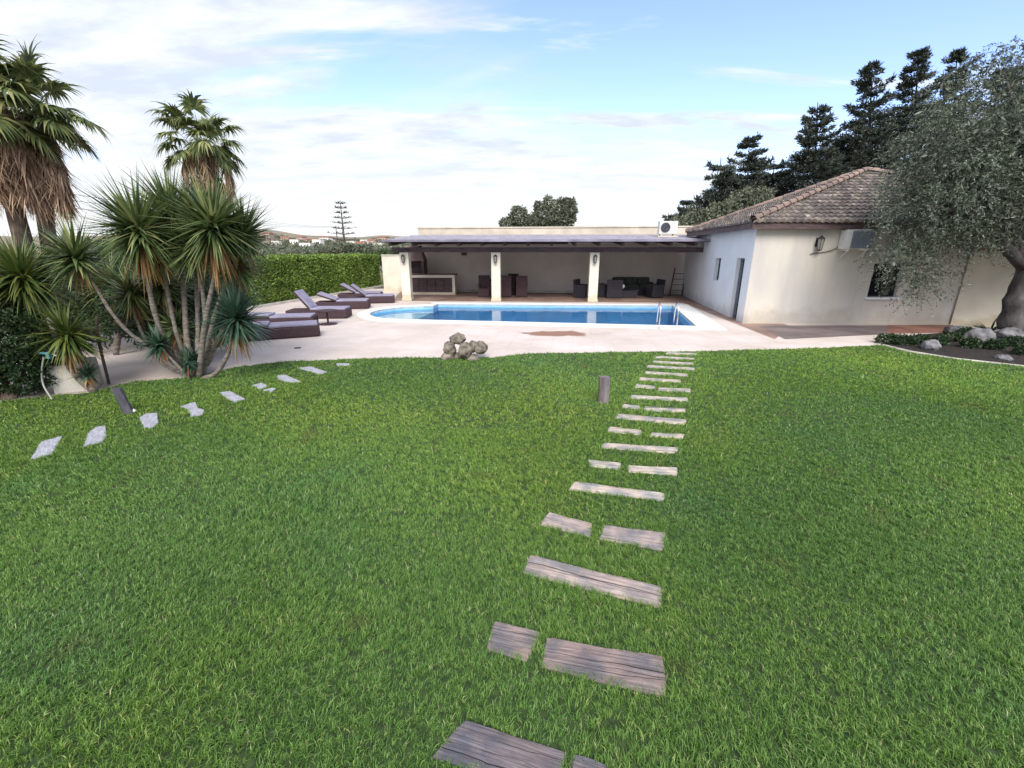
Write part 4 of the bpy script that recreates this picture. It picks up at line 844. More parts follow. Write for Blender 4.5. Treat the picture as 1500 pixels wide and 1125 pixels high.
# downpipe thin on roof
# pool ladder
lp0 = at(965, 481.5); lp1 = at(989, 481.5); q0 = thing('pool_ladder', 'stainless steel pool ladder with two looping handrails at the near right of the pool', 'pool ladder', (lp0 + lp1) / 2)
inw = (pFR - pNR).normalized(); inw = Vector((inw.x, inw.y, 0)); ldir = (lp1 - lp0).normalized()
lp1 = lp0 + ldir * .52
for p in (lp0, lp1):
    pts = [p + Vector((0, 0, .0)), p + Vector((0, 0, .45)), p + inw * .10 + Vector((0, 0, .68)), p + inw * .32 + Vector((0, 0, .70)), p + inw * .55 + Vector((0, 0, .62)), p + inw * .66 + Vector((0, 0, .2)), p + inw * .68 + Vector((0, 0, -.9))]
    MB().tube(curve(pts, 6), .017, 10).build('handrail', M['chrome'], q0, smooth=True)
    MB().lathe(p + Vector((0, 0, .036)), [(.05, 0), (.05, .012), (.028, .02)], 12).build('flange', M['chrome'], q0)
for z_ in (-.25, -.52, -.8): m_ = (lp0 + lp1) / 2 + inw * .68; MB().box((m_.x, m_.y, z_), (.50, .09, .03), math.atan2(ldir.y, ldir.x)).build('step', M['chrome'], q0)

# ================================================================== SUN LOUNGERS
def lounger_proto():
    o = thing('sun_lounger', None, 'sun lounger')
    Lb, Wb, Hb = 1.98, .72, .27
    q = MB(); q.box((-Lb / 2, Wb / 2, Hb / 2 + .02), (Lb, Wb, Hb)); q.build('base', M['wicker'], o, bevel=.03)
    q = MB()
    for x in (-.12, -Lb + .12):
        for y in (.1, Wb - .1): q.box((x, y, .012), (.06, .06, .03))
    q.build('foot', M['black'], o)
    MB().box((-.62, Wb / 2, Hb + .055), (1.16, Wb - .08, .07)).build('mattress', M['cushion'], o, bevel=.025)
    b_ = MB(); b_.box((-.36, 0, 0), (.74, Wb - .06, .045)); bo = b_.build('backrest', M['wicker'], None, bevel=.015); bo.parent = o; bo.location = (-1.2, Wb / 2, Hb + .05)
    cu = MB().box((-.36, 0, .055), (.72, Wb - .10, .065)).build('back_cushion', M['cushion'], None, bevel=.025); cu.parent = bo
    return o
lg = lounger_proto(); first = True
for (px, py), hd, ang, lb in [((470, 493), 168+36, 2, 'wicker sun lounger lying flat, nearest to the lawn beside the yucca clump'),
    ((459, 480), 160+30, 2, 'flat wicker sun lounger directly behind the nearest one'),
    ((508, 467), 184, 52, 'wicker sun lounger with its backrest raised steeply, behind the little round table'),
    ((540, 452.5), 190, 20, 'wicker sun lounger with its backrest only slightly raised'),
    ((578, 444), 193, 38, 'farthest wicker sun lounger, closest to the leftmost pergola column'),
    ((560, 439), 190, 30, 'wicker sun lounger half hidden behind the farthest one')]:
    o = lg if first else copy_tree(lg); first = False
    o.location = at(px, py); o.rotation_euler[2] = R(hd - 180); o['label'] = lb; o['group'] = 'purple brown wicker sun loungers'
    for ch in o.children:
        if ch.name.startswith('backrest'): ch.rotation_euler = (0, R(ang), 0)
tb = at(481, 475); st_ = thing('side_table', 'low round dark side table on a pedestal in front of the raised lounger', 'table', tb)
MB().lathe(tb, [(.27, 0), (.27, .02), (.05, .035)], 24).build('base', M['wicker'], st_); MB().lathe(tb, [(.03, .03), (.03, .40)], 10).build('post', M['wicker'], st_); MB().lathe(tb, [(.30, .40), (.31, .41), (.31, .435), (.30, .44)], 28).build('top', M['wicker'], st_)

# ================================================================== UNDER THE PERGOLA
D0 = 23.2
# barbecue kitchen
k0 = at(604, 431.5); k1 = at(667, 431.8); kd = (k1 - k0).normalized(); kn = Vector((kd.y, -kd.x, 0)); kn = kn if kn.y < 0 else -kn; krz = math.atan2(kd.y, kd.x); k0 = k0 - kd * .2; kl = (k1 - k0).length
kt = thing('outdoor_kitchen', 'outdoor kitchen counter with cream frame and dark slatted doors under the pergola', 'kitchen counter', (k0 + k1) / 2 - kn * .3)
KP = lambda s_, n_, z_: k0 + kd * s_ + kn * n_ + Vector((0, 0, z_))
q = MB(); q.box(KP(kl / 2, -.3, .06), (kl, .6, .12), krz).box(KP(kl / 2, -.3, .93), (kl, .62, .14), krz).box(KP(kl - .07, -.3, .49), (.14, .6, .74), krz).box(KP(.07, -.3, .49), (.14, .6, .74), krz); q.build('counter_frame', M['cream'], kt)
MB().box(KP(kl / 2, -.3, 1.02), (kl + .1, .68, .04), krz).build('countertop', M['darkwood'], kt)
nd_ = 5; dw = (kl - .28) / nd_
for i in range(nd_):
    q = MB(); c_ = .14 + dw * (i + .5); q.box(KP(c_, -.06, .49), (dw - .02, .03, .72), krz)
    for k in range(8): q.box(KP(c_, -.035, .18 + k * .088), (dw - .08, .02, .05), krz)
    q.build('door', M['darkwood'], kt)
MB().box(KP(kl / 2, -.35, .49), (kl - .3, .45, .7), krz).build('cupboard_back', M['black'], kt)
bb = thing('barbecue', 'built in brick barbecue with dark fire opening and tapered brown hood left of the counter', 'barbecue', KP(.35, -.5, 1.04))
bp_ = lambda s_, n_, z_: KP(s_, n_, z_)
q = MB(); q.box(bp_(-.30, -.55, 1.36), (.14, .7, .62), krz).box(bp_(.78, -.55, 1.36), (.14, .7, .62), krz).box(bp_(.24, -.84, 1.36), (.94, .1, .62), krz); q.build('firebox', M['darkwood'], bb)
q = MB(); q.hexa([bp_(-.4, -.2, 1.68), bp_(.88, -.2, 1.68), bp_(.88, -.92, 1.68), bp_(-.4, -.92, 1.68)], [bp_(-.1, -.5, 2.45), bp_(.58, -.5, 2.45), bp_(.58, -.92, 2.45), bp_(-.1, -.92, 2.45)]); q.build('hood', mat('brown plaster', (.22, .15, .14), .9, .15, 3), bb)
MB().box(bp_(.24, -.5, 1.10), (.9, .5, .03), krz).build('grill', M['black'], bb)
# wicker chairs and tables
def chair_proto(m, hb=.92, w=.62, cushion=None):
    o = thing('wicker_armchair', None, 'armchair')
    MB().box((0, 0, .22), (w, .6, .40)).build('seat', m, o, bevel=.02)
    MB().box((0, .27, hb / 2 + .1), (w, .09, hb - .2), tilt=Matrix.Rotation(R(-6), 3, 'X')).build('backrest', m, o, bevel=.02)
    for s_ in (-1, 1): MB().box((s_ * (w / 2 - .04), -.01, .5), (.08, .56, .24)).build('armrest', m, o, bevel=.015)
    if cushion: MB().box((0, -.03, .45), (w - .18, .5, .09)).build('seat_cushion', cushion, o, bevel=.02)
    for s_ in (-1, 1):
        for t_ in (-1, 1): MB().box((s_ * (w / 2 - .05), t_ * .25, .012), (.05, .05, .03)).build('leg', M['black'], o)
    return o
def put(o, px, py, rz, lb, gr, D=None):
    p = at(px, py); o.location = (p.x, p.y, .004); o.rotation_euler[2] = R(rz); o['label'] = lb; o['group'] = gr
ch = chair_proto(M['wicker'], 1.02, .56)
gA = 'brown wicker chairs tucked round the square dining table'
for i, (px, py, rz, lb) in enumerate([(709, 434.5, 0, 'brown wicker chair left of the middle pergola column'), (741, 434.5, 180, 'brown wicker chair right beside the middle pergola column'), (764, 434.5, 180, 'brown wicker chair at the right end of the dining table'), (727, 430.5, 0, 'brown wicker chair behind the table, mostly hidden by the middle column'), (752, 430.5, 0, 'brown wicker chair behind the dining table against the wall')]):
    o = ch if i == 0 else copy_tree(ch); put(o, px, py, rz, lb, gA)
p = at(737, 431.8); dt = thing('dining_table', 'dark wicker dining table hemmed in by brown wicker chairs', 'table', p)
MB().box((p.x, p.y, .73), (1.75, .8, .05), arz).build('top', M['wicker'], dt, bevel=.01); MB().box((p.x, p.y, .35), (1.2, .5, .7), arz).build('base', M['wicker'], dt)
ch2 = chair_proto(M['wickerblack'], .86, .74, M['olivecushion'])
gB = 'charcoal wicker lounge chairs at the right of the pergola'
for i, (px, py, rz, lb) in enumerate([(852, 435.5, 60, 'charcoal wicker armchair left of the pergola column nearest the house'), (880, 434.5, 100, 'charcoal wicker armchair just right of the pergola column nearest the house'), (958, 435.5, -80, 'charcoal wicker armchair at the right end of the lounge group'), (898, 436, 178, 'charcoal wicker armchair with its back to the pool in front of the sofa')]):
    o = ch2 if i == 0 else copy_tree(ch2); put(o, px, py, rz, lb, gB)
p = at(925, 431.8); sf = thing('wicker_sofa', 'charcoal wicker sofa with dark green cushions against the back wall', 'sofa', p)
sx = lambda a, b, z: (p.x + a, p.y + b, z)
MB().box(sx(0, 0, .22), (1.9, .75, .4)).build('seat', M['wickerblack'], sf, bevel=.02); MB().box(sx(0, .34, .55), (1.9, .12, .62)).build('backrest', M['wickerblack'], sf, bevel=.02)
for s_ in (-1, 1): MB().box(sx(s_ * .93, 0, .4), (.12, .75, .5)).build('armrest', M['wickerblack'], sf, bevel=.02)
for k in (-.6, 0, .6): MB().box(sx(k, -.03, .47), (.56, .6, .11)).build('cushion', M['olivecushion'], sf, bevel=.03)
for k in (-.6, 0, .6): MB().box(sx(k, .24, .68), (.56, .14, .4), tilt=Matrix.Rotation(R(-12), 3, 'X')).build('cushion', M['olivecushion'], sf, bevel=.03)
p = at(918, 435.8); ct = thing('coffee_table', 'low charcoal wicker coffee table in front of the sofa', 'table', p)
MB().box((p.x, p.y, .18), (.9, .5, .34), arz).build('base', M['wickerblack'], ct, bevel=.02); MB().box((p.x, p.y, .375), (.96, .56, .03), arz).build('top', M['glass_dark'], ct)
pb = thing('lamp', 'small pale globe lamp standing on the coffee table', 'lamp', (p.x - .25, p.y - .1, .39))
MB().lathe((p.x - .25, p.y - .1, .39), [(.04, 0), (.05, .01), (.02, .03), (.02, .05)], 12).build('base', M['black'], pb); MB().lathe((p.x - .25, p.y - .1, .44), [(.03, 0), (.08, .04), (.10, .10), (.08, .16), (.03, .20)], 14).build('globe', M['white_plastic'], pb, smooth=True)
# television on back wall / dark panel
p = atD(927, 411, br_.y - .02); p = Vector(at(925, 430.5)); 
ww = lambda px, py: onwall(px, py, bl2[:2], br2[:2])
s_, z_ = ww(926, 413); tvp = bl2 + bd * s_ + ob * .06; tv = thing('wall_screen', 'dark flat panel hanging on the back wall above the sofa', 'screen', (tvp.x, tvp.y, z_))
MB().box((tvp.x, tvp.y, z_), (.85, .05, .30), brz).build('panel', M['glass_dark'], tv); MB().box((tvp.x, tvp.y + .02, z_), (.89, .05, .34), brz).build('frame', M['black'], tv)
# dark stepladder leaning by the side wall
p = at(982, 433.5); ladd = thing('stepladder', 'dark stepladder leaning against the back wall at the right of the pergola', 'ladder', p)
for s_ in (0, .62):
    MB().tube([p + Vector((s_ - .05, 0, 0)), p + Vector((s_ + .25, .45, 1.35))], .032, 6).build('rail', M['darkwood'], ladd)
for k in range(4):
    f_ = .2 + .2 * k; MB().tube([p + Vector((-.05 + .30 * f_, .45 * f_, 1.35 * f_)), p + Vector((.57 + .30 * f_, .45 * f_, 1.35 * f_))], .016, 6).build('rung', M['darkwood'], ladd)
# spot on the back wall
for (px, py, lb) in ((680, 372, 'small brown box lamp high on the pergola back wall near the kitchen'),):
    s_, z_ = ww(px, py); q_ = bl2 + bd * s_ + ob * .06; o = thing('wall_lamp', lb, 'lamp', (q_.x, q_.y, z_)); MB().box((q_.x, q_.y, z_), (.26, .1, .14), brz).build('casing', M['darkwood'], o); MB().box((q_.x, q_.y - .03, z_ - .08), (.2, .08, .02), brz).build('shade', M['lampglass'], o)

# ================================================================== SLEEPERS AND STONES
slm = bpy.data.materials.new('weathered railway sleeper'); slm.use_nodes = True; t = slm.node_tree; b = t.nodes['Principled BSDF']; b.inputs['Roughness'].default_value = .9
tcn = nd(t, 'ShaderNodeTexCoord'); oi = nd(t, 'ShaderNodeObjectInfo'); ad = nd(t, 'ShaderNodeVectorMath', operation='ADD'); t.links.new(tcn.outputs['Object'], ad.inputs[0])
cs = nd(t, 'ShaderNodeCombineXYZ'); t.links.new(math_n(t, 'MULTIPLY', oi.outputs['Random'], 50), cs.inputs[0]); t.links.new(cs.outputs[0], ad.inputs[1])
mpa = nd(t, 'ShaderNodeMapping'); mpa.inputs['Scale'].default_value = (3.5, 90, 90); t.links.new(ad.outputs[0], mpa.inputs[0])
na_ = nd(t, 'ShaderNodeTexNoise'); na_.inputs['Scale'].default_value = 1; na_.inputs['Detail'].default_value = 9; na_.inputs['Roughness'].default_value = .7; na_.inputs['Distortion'].default_value = .7; t.links.new(mpa.outputs[0], na_.inputs[0])
mpb = nd(t, 'ShaderNodeMapping'); mpb.inputs['Scale'].default_value = (.6, 7.5, 7.5); t.links.new(ad.outputs[0], mpb.inputs[0])
nb_ = nd(t, 'ShaderNodeTexNoise'); nb_.inputs['Scale'].default_value = 1; nb_.inputs['Detail'].default_value = 3; t.links.new(mpb.outputs[0], nb_.inputs[0])
# long drying cracks where the slow noise crosses a level
so = nd(t, 'ShaderNodeSeparateXYZ'); t.links.new(tcn.outputs['Object'], so.inputs[0]); crs = []
for k_, (amp_, thk_) in enumerate(((.13, .0035), (.17, .0022), (.15, .0018))):
    rr_ = math_n(t, 'FRACT', math_n(t, 'MULTIPLY', oi.outputs['Random'], 17.3 + 31.7 * k_)); xs_ = math_n(t, 'MULTIPLY_ADD', so.outputs[0], 2.4, math_n(t, 'MULTIPLY', oi.outputs['Random'], 40 + 25 * k_))
    c1_ = nd(t, 'ShaderNodeCombineXYZ'); t.links.new(xs_, c1_.inputs[0]); nn_ = nd(t, 'ShaderNodeTexNoise'); nn_.inputs['Scale'].default_value = 1.0; nn_.inputs['Detail'].default_value = 4; nn_.inputs['Roughness'].default_value = .45; t.links.new(c1_.outputs[0], nn_.inputs[0])
    yc_ = math_n(t, 'ADD', math_n(t, 'MULTIPLY_ADD', rr_, amp_, -amp_ / 2), math_n(t, 'MULTIPLY_ADD', nn_.outputs[0], .09, -.045))
    tk_ = math_n(t, 'MULTIPLY', math_n(t, 'MAXIMUM', math_n(t, 'SUBTRACT', nb_.outputs[0], .43), .0001), thk_ * 9)
    dd_ = math_n(t, 'ABSOLUTE', math_n(t, 'SUBTRACT', so.outputs[1], yc_)); crs.append(math_n(t, 'DIVIDE', dd_, tk_, clamp=True))
crk_ = math_n(t, 'MULTIPLY', math_n(t, 'MULTIPLY', crs[0], crs[1]), crs[2])
class _K: outputs = [crk_]
crk = _K
nc_ = nd(t, 'ShaderNodeTexNoise'); nc_.inputs['Scale'].default_value = 7; nc_.inputs['Detail'].default_value = 5; t.links.new(ad.outputs[0], nc_.inputs[0])
r = nd(t, 'ShaderNodeValToRGB'); els = r.color_ramp.elements; els[0].position = .33; els[0].color = (.17, .14, .13, 1); els[1].position = .68; els[1].color = (.45, .395, .365, 1); x_ = els.new(.5); x_.color = (.27, .225, .205, 1); t.links.new(na_.outputs[0], r.inputs[0])
r2 = nd(t, 'ShaderNodeValToRGB'); r2.color_ramp.elements[0].position = .38; r2.color_ramp.elements[0].color = (.62, .66, .74, 1); r2.color_ramp.elements[1].position = .62; r2.color_ramp.elements[1].color = (1.15, 1.03, .98, 1); t.links.new(nc_.outputs[0], r2.inputs[0])
m1 = nd(t, 'ShaderNodeMix', data_type='RGBA'); m1.blend_type = 'MULTIPLY'; m1.inputs[0].default_value = 1; t.links.new(r.outputs[0], m1.inputs[6]); t.links.new(r2.outputs[0], m1.inputs[7])
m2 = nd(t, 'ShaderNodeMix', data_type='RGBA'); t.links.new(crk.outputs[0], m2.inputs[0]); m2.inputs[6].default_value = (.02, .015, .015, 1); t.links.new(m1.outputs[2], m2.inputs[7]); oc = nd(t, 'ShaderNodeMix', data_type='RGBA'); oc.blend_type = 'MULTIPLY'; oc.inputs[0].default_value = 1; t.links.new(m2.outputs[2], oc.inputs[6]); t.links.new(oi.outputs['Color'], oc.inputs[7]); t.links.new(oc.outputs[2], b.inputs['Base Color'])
hgt = math_n(t, 'ADD', math_n(t, 'MULTIPLY', na_.outputs[0], .5), math_n(t, 'MULTIPLY', crk.outputs[0], .8)); bp = nd(t, 'ShaderNodeBump'); bp.inputs['Strength'].default_value = 1; bp.inputs['Distance'].default_value = .018; t.links.new(hgt, bp.inputs['Height']); t.links.new(bp.outputs[0], b.inputs['Normal'])
stm = mat('pale blue grey weathered wood stump', (.52, .52, .57), .9, col2=(.30, .295, .34), vscale=14, bump=.8, bscale=40, stretch=(1, 5, 1))
keepouts = []
def slab_obj(name, ground_pts, m, label, cat, group, z=.02, shrink=.006, jit=.005):
    P = [Vector((p[0], p[1], 0)) for p in ground_pts]; c_ = sum(P, Vector()) / len(P); keepouts.append([tuple(p) for p in P])
    ring = []
    for i in range(len(P)):
        a, b_ = P[i], P[(i + 1) % len(P)]; k = max(1, int((b_ - a).length / .05))
        for q in range(k): p = a.lerp(b_, q / k); d_ = (c_ - p).normalized(); ring.append(p + d_ * (random.uniform(0, jit) + (.007 if q == 0 and k > 1 else 0)))
    ux = (P[1] - P[0]) if (P[1] - P[0]).length > (P[2] - P[1]).length * .8 else (P[2] - P[1]); rz = math.atan2(ux.y, ux.x); Mi = Matrix.Rotation(-rz, 3, 'Z')
    loc = [Mi @ (p - c_) for p in ring]; n_ = len(loc); V = [(p.x, p.y, -.05) for p in loc] + [(p.x, p.y, z - .008) for p in loc] + [(p.x * (1 - .008 / max(.05, p.length)), p.y * (1 - .008 / max(.05, p.length)), z + random.uniform(-.0015, .0015)) for p in loc]
    F = [tuple(2 * n_ + i for i in range(n_))]
    for i in range(n_):
        j = (i + 1) % n_; F += [(i, j, n_ + j, n_ + i), (n_ + i, n_ + j, 2 * n_ + j, 2 * n_ + i)]
    me = bpy.data.meshes.new(name); me.from_pydata(V, [], F); me.materials.append(m); o = bpy.data.objects.new(name, me); C.objects.link(o)
    o.location = c_; o.rotation_euler = (0, 0, rz); return tag(o, label, cat, group)
gS = 'old sleepers laid as steps across the lawn to the pool'
Q = [([(680, 1056), (832, 1106), (812, 1172), (630, 1112)], 'large dark grey sleeper slab cut by the bottom edge of the photo'),
 ([(838, 1104), (892, 1122), (890, 1175), (834, 1160)], 'corner of a small sleeper piece at the bottom edge, right of the large one'),
 ([(723, 911), (793, 928), (772, 973), (711, 953)], 'short squarish sleeper piece, left half of the second step from the bottom'),
 ([(799, 936), (973, 965), (977, 1026), (791, 980)], 'long pinkish sleeper with one black crack, right half of the second step from the bottom'),
 ([(775, 815), (971, 863), (969, 894), (765, 842)], 'long unbroken cracked sleeper forming the third step from the bottom'),
 ([(803, 752), (869, 769), (866, 790), (790, 771)], 'left piece of the fourth step from the bottom, brownish and streaked'),
 ([(884, 771), (976, 783), (972, 809), (877, 792)], 'greyer right piece of the fourth step from the bottom'),
 ([(840, 707), (975, 725), (973, 736), (832, 719)], 'single pale sleeper forming the fifth step from the bottom'),
 ([(860, 675), (911, 680), (908, 690), (864, 685)], 'short left piece of the sixth step from the bottom'),
 ([(919, 683.5), (993, 687), (992, 699), (919, 693)], 'right piece of the sixth step from the bottom'),
 ([(883, 650.5), (996, 658), (988, 666), (879, 657.5)], 'single sleeper of the seventh step from the bottom'),
 ([(892, 626.5), (941, 632), (939, 639), (889, 634)], 'left piece of the eighth step from the bottom'),
 ([(953, 635), (1004, 638), (1001, 644), (951, 641)], 'right piece of the eighth step from the bottom'),
 ([(903, 607.8), (1006, 616.5), (1003, 624), (901, 614)], 'whitish sleeper of the ninth step from the bottom'),
 ([(912, 593), (938, 596), (938, 601), (910, 598.5)], 'left stub of the tenth step, level with the foot of the grey post'),
 ([(943, 597), (1005, 600), (1004, 606), (942, 602.5)], 'right piece of the tenth step, level with the foot of the grey post'),
 ([(923, 580), (1008, 584.5), (1008, 589.5), (922, 585)], 'sleeper of the eleventh step, level with the lower part of the grey post'),
 ([(931, 563.5), (960, 567), (960, 571.5), (929, 568.5)], 'left stub of the twelfth step, level with the middle of the grey post'),
 ([(964, 569), (1012, 571), (1012, 576), (963, 573.5)], 'right piece of the twelfth step, level with the middle of the grey post'),
 ([(936, 554), (998, 558), (997, 562), (935, 558)], 'sleeper of the thirteenth step, level with the top of the grey post'),
 ([(945, 545), (1008, 549), (1008, 552.5), (944, 548.5)], 'thin looking sleeper, fifth step down from the pool terrace'),
 ([(948, 536), (1018, 540), (1018, 543.3), (947, 539.3)], 'thin looking sleeper, fourth step down from the pool terrace'),
 ([(956, 529.5), (1016, 532.5), (1016, 535.5), (955, 532.5)], 'thin looking sleeper, third step down from the pool terrace'),
 ([(960, 522.5), (1018, 525.5), (1018, 528.3), (959, 525.3)], 'thin looking sleeper, second step down from the pool terrace'),
 ([(976, 516.8), (1021, 518.5), (1021, 521), (975, 519.5)], 'last and farthest sleeper touching the terrace edge')]
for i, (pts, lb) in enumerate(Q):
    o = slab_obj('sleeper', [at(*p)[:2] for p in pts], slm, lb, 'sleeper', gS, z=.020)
    o.color = (.62, .66, .76, 1) if i < 2 else (.86, .85, .88, 1) if i < 4 else (1.3, 1.34, 1.34, 1) if i < 7 else (1.75, 1.9, 1.8, 1)   # nearer ones tinted darker; grazing sheen of farther ones painted in as paler tint
gT = 'pale stepping slabs curving along the left of the lawn'
Q2 = [([(60, 649), (93, 640), (84, 658), (76, 668), (44, 676)], 'leftmost pale stepping slab on the lawn, largest and slanted'),
 ([(128, 637), (141, 627), (155, 625), (158, 641), (150, 650), (122, 657)], 'second stepping slab from the left, bluish with a notched side'),
 ([(204, 613), (215, 607), (231, 606), (233, 621), (224, 629), (211, 628)], 'third stepping slab from the left, squarish, right of the black leaning post'),
 ([(264, 597), (286, 590), (291, 599), (301, 602), (297, 609), (281, 613), (275, 602)], 'fourth stepping slab from the left, shaped like two shifted pieces'),
 ([(321, 576), (338, 574.5), (360, 586), (346, 591), (332, 585)], 'fifth stepping slab from the left, a slim slanted lozenge'),
 ([(367, 566), (384, 562), (393, 566), (382, 571.5)], 'upper piece of the sixth stepping slab, just right of the yucca foot'),
 ([(385, 573), (398, 569.5), (405, 570), (398, 576)], 'small lower piece of the sixth stepping slab'),
 ([(405, 552), (417, 550), (441, 560), (430, 562.5), (408, 558)], 'seventh stepping slab, narrow and slanted, third from the terrace edge'),
 ([(436, 540), (456, 538), (480, 546.5), (468, 549.5)], 'eighth stepping slab, long thin and pale near the terrace edge'),
 ([(492, 533.5), (512, 533.5), (513, 537), (494, 537)], 'tiny last stepping slab at the terrace edge')]
for pts, lb in Q2: slab_obj('stepping_slab', [at(*p)[:2] for p in pts], stm, lb, 'stepping stone', gT, z=.022)

# posts
def post(name, label, px, py, h, w, d, m, tilt=(0, 0), rz=.1):
    p = at(px, py); q = MB(); k = 6
    rings = []
    for i in range(k + 1):
        f_ = i / k; ww_ = w / 2 * (1.04 - .05 * f_ + random.uniform(-.02, .02)); c_ = Vector((tilt[0] * h * f_, tilt[1] * h * f_, h * f_ - .03))
        rings.append([p + c_ + Vector((math.cos(a + rz) * ww_ * (1 + random.uniform(-.03, .03)), math.sin(a + rz) * d / 2 * (1 + random.uniform(-.03, .03)), 0)) for a in np.linspace(.39, .39 + 2 * math.pi, 9)[:-1]])
    for i in range(k):
        for j in range(8): a = rings[i][j]; b_ = rings[i][(j + 1) % 8]; q.quad(a, b_, rings[i + 1][(j + 1) % 8], rings[i + 1][j])
    q.quad(*rings[-1]); o = q.build(name, m, origin=p, smooth=False); return tag(o, label, 'post', 'wooden posts in the lawn')
post('wooden_post', 'upright grey weathered wooden post beside the sleeper path', 883.5, 590, .44, .165, .13, M['post'])
post('wooden_post', 'dark weathered post leaning left on the lawn below the thin rusty stake', 191, 606, .40, .13, .12, M['blackpost'], tilt=(-.30, .05))
tg = at(194, 605); tag(MB().lathe(tg, [(.045, 0), (.05, .03), (.03, .06)], 8).build('pebble', M['coping'], origin=tg), 'small white stone at the foot of the leaning dark post', 'stone')
sk = at(160, 563); p = [sk, sk + Vector((.03, 0, .8)), sk + Vector((.10, 0, 1.15))]; tag(MB().tube(curve(p, 5), .022, 6).build('stake', M['stake'], origin=sk), 'thin rusty stake standing at the terrace edge above the leaning post', 'stake')
keepouts.append([tuple(at(x, y)[:2]) for x, y in ((876, 588), (892, 588), (892, 592), (876, 592))])

# rocks
def rock(c_, r_, m, label, group=None, seed=0, name='rock', cat='rock', sub=4):
    bm = bmesh.new(); bmesh.ops.create_icosphere(bm, subdivisions=sub, radius=1)
    from mathutils import noise
    for v in bm.verts:
        p = v.co.copy(); n1_ = noise.noise(p * 1.3 + Vector((seed, 0, 0))); n2_ = noise.noise(p * 4 + Vector((0, seed, 0))); n3_ = noise.voronoi(p * 3.2 + Vector((seed, seed, 0)))[0][0]
        v.co = Vector((p.x * r_[0], p.y * r_[1], p.z * r_[2])) * (1 + .28 * n1_ + .12 * n2_ - .16 * max(0, .32 - n3_) * 3)
    me = bpy.data.meshes.new(name); bm.to_mesh(me); bm.free(); me.materials.append(m); me.polygons.foreach_set('use_smooth', [True] * len(me.polygons))
    o = bpy.data.objects.new(name, me); C.objects.link(o); o.location = c_; o.rotation_euler = (0, 0, seed); return tag(o, label, cat, group)
rk = at(680, 525); gR = 'pitted grey brown rocks piled at the lawn edge'; RR = lambda px, py, dy: atD(px, py, rk.y + dy)
for i, (px, py, dy, r_, lb) in enumerate([(671, 496, .05, (.175, .15, .115), 'topmost round rock crowning the pile'), (659, 511, -.03, (.14, .14, .165), 'left rock of the upper row in the pile'), (682, 513, -.12, (.15, .14, .16), 'front middle rock of the pile with dark holes'), (694, 508, .12, (.11, .12, .13), 'small rock squeezed between the middle and right rocks of the pile'), (704, 509, .0, (.155, .14, .13), 'rightmost rock of the pile'), (655, 523, -.1, (.13, .12, .10), 'lowest rock of the pile at its left foot, ochre stained'), (692, 524, -.05, (.24, .14, .07), 'low flat ochre slab under the right side of the pile'), (672, 524, .08, (.17, .14, .11), 'rock at the bottom centre of the pile, half hidden')]):
    rock(RR(px, py, dy), r_, M['rock'], lb, gR, seed=i * 1.7 + 1)
gB2 = 'boulders edging the olive tree bed'
for i, (px, py, r_, z_, lb) in enumerate([(1362, 512, (.23, .17, .14), .09, 'pale rounded boulder at the left end of the planting bed'), (1434, 500, (.33, .22, .22), .12, 'large whitish broken boulder left of the olive trunk'), (1475, 497, (.30, .22, .20), .10, 'smooth slate grey boulder at the foot of the olive trunk'), (1470, 527, (.17, .10, .07), .04, 'small flat cream stone near the lawn edge below the olive'), (1350, 500, (.26, .16, .10), .05, 'dull brown rock behind the pale rounded boulder'), (1400, 499, (.24, .16, .10), .05, 'dark brown rock between the pale boulder and the broken one'), (1404, 489, (.3, .2, .14), .08, 'grey rock against the wall corner behind the planting bed')]):
    p = at(px, py); rock((p.x, p.y, z_), r_, M['rock'] if 'brown' in lb else M['paleRock'], lb, gB2, seed=i * 2.3 + 4)
# bed plants
sg = at(1448, 493); o = thing('spiky_plant', 'small dark plant with arching strap leaves left of the olive trunk', 'plant', sg)
n_ = 46; a = rng.uniform(0, 6.283, n_); d_ = np.stack([np.cos(a), np.sin(a), rng.uniform(.3, 1.3, n_)], 1); V, F = strips(np.tile(np.array(sg) + [0, 0, .05], (n_, 1)), d_, rng.uniform(.6, 1.05, n_), np.full(n_, .045), 1.3, 5); link_mesh('foliage', V, F, M['shrub'], o)
for i, (px, py, s_) in enumerate([(1300, 503, .30), (1322, 505, .32), (1345, 504, .25), (1390, 500, .26), (1420, 510, .2), (1375, 506, .18), (1455, 512, .22), (1485, 507, .26), (1498, 520, .2), (1415, 493, .25)]):
    p = at(px, py); shrub('ground_plant', 'low dark leafy plant in the bed, ' + ['at its far left tip', 'second from its left tip', 'just left above the pale boulder', 'in front of the brick strip', 'below the whitish broken boulder', 'right behind the pale rounded boulder', 'in front of the smooth slate boulder', 'right of the smooth slate boulder', 'near the small flat cream stone', 'left behind the whitish broken boulder'][i], 'plant', [((p.x, p.y, .10), (s_, s_ * .7, .14))], M['shrub'], 900, (.06, .035), 'low plants in the olive bed', stems=False)

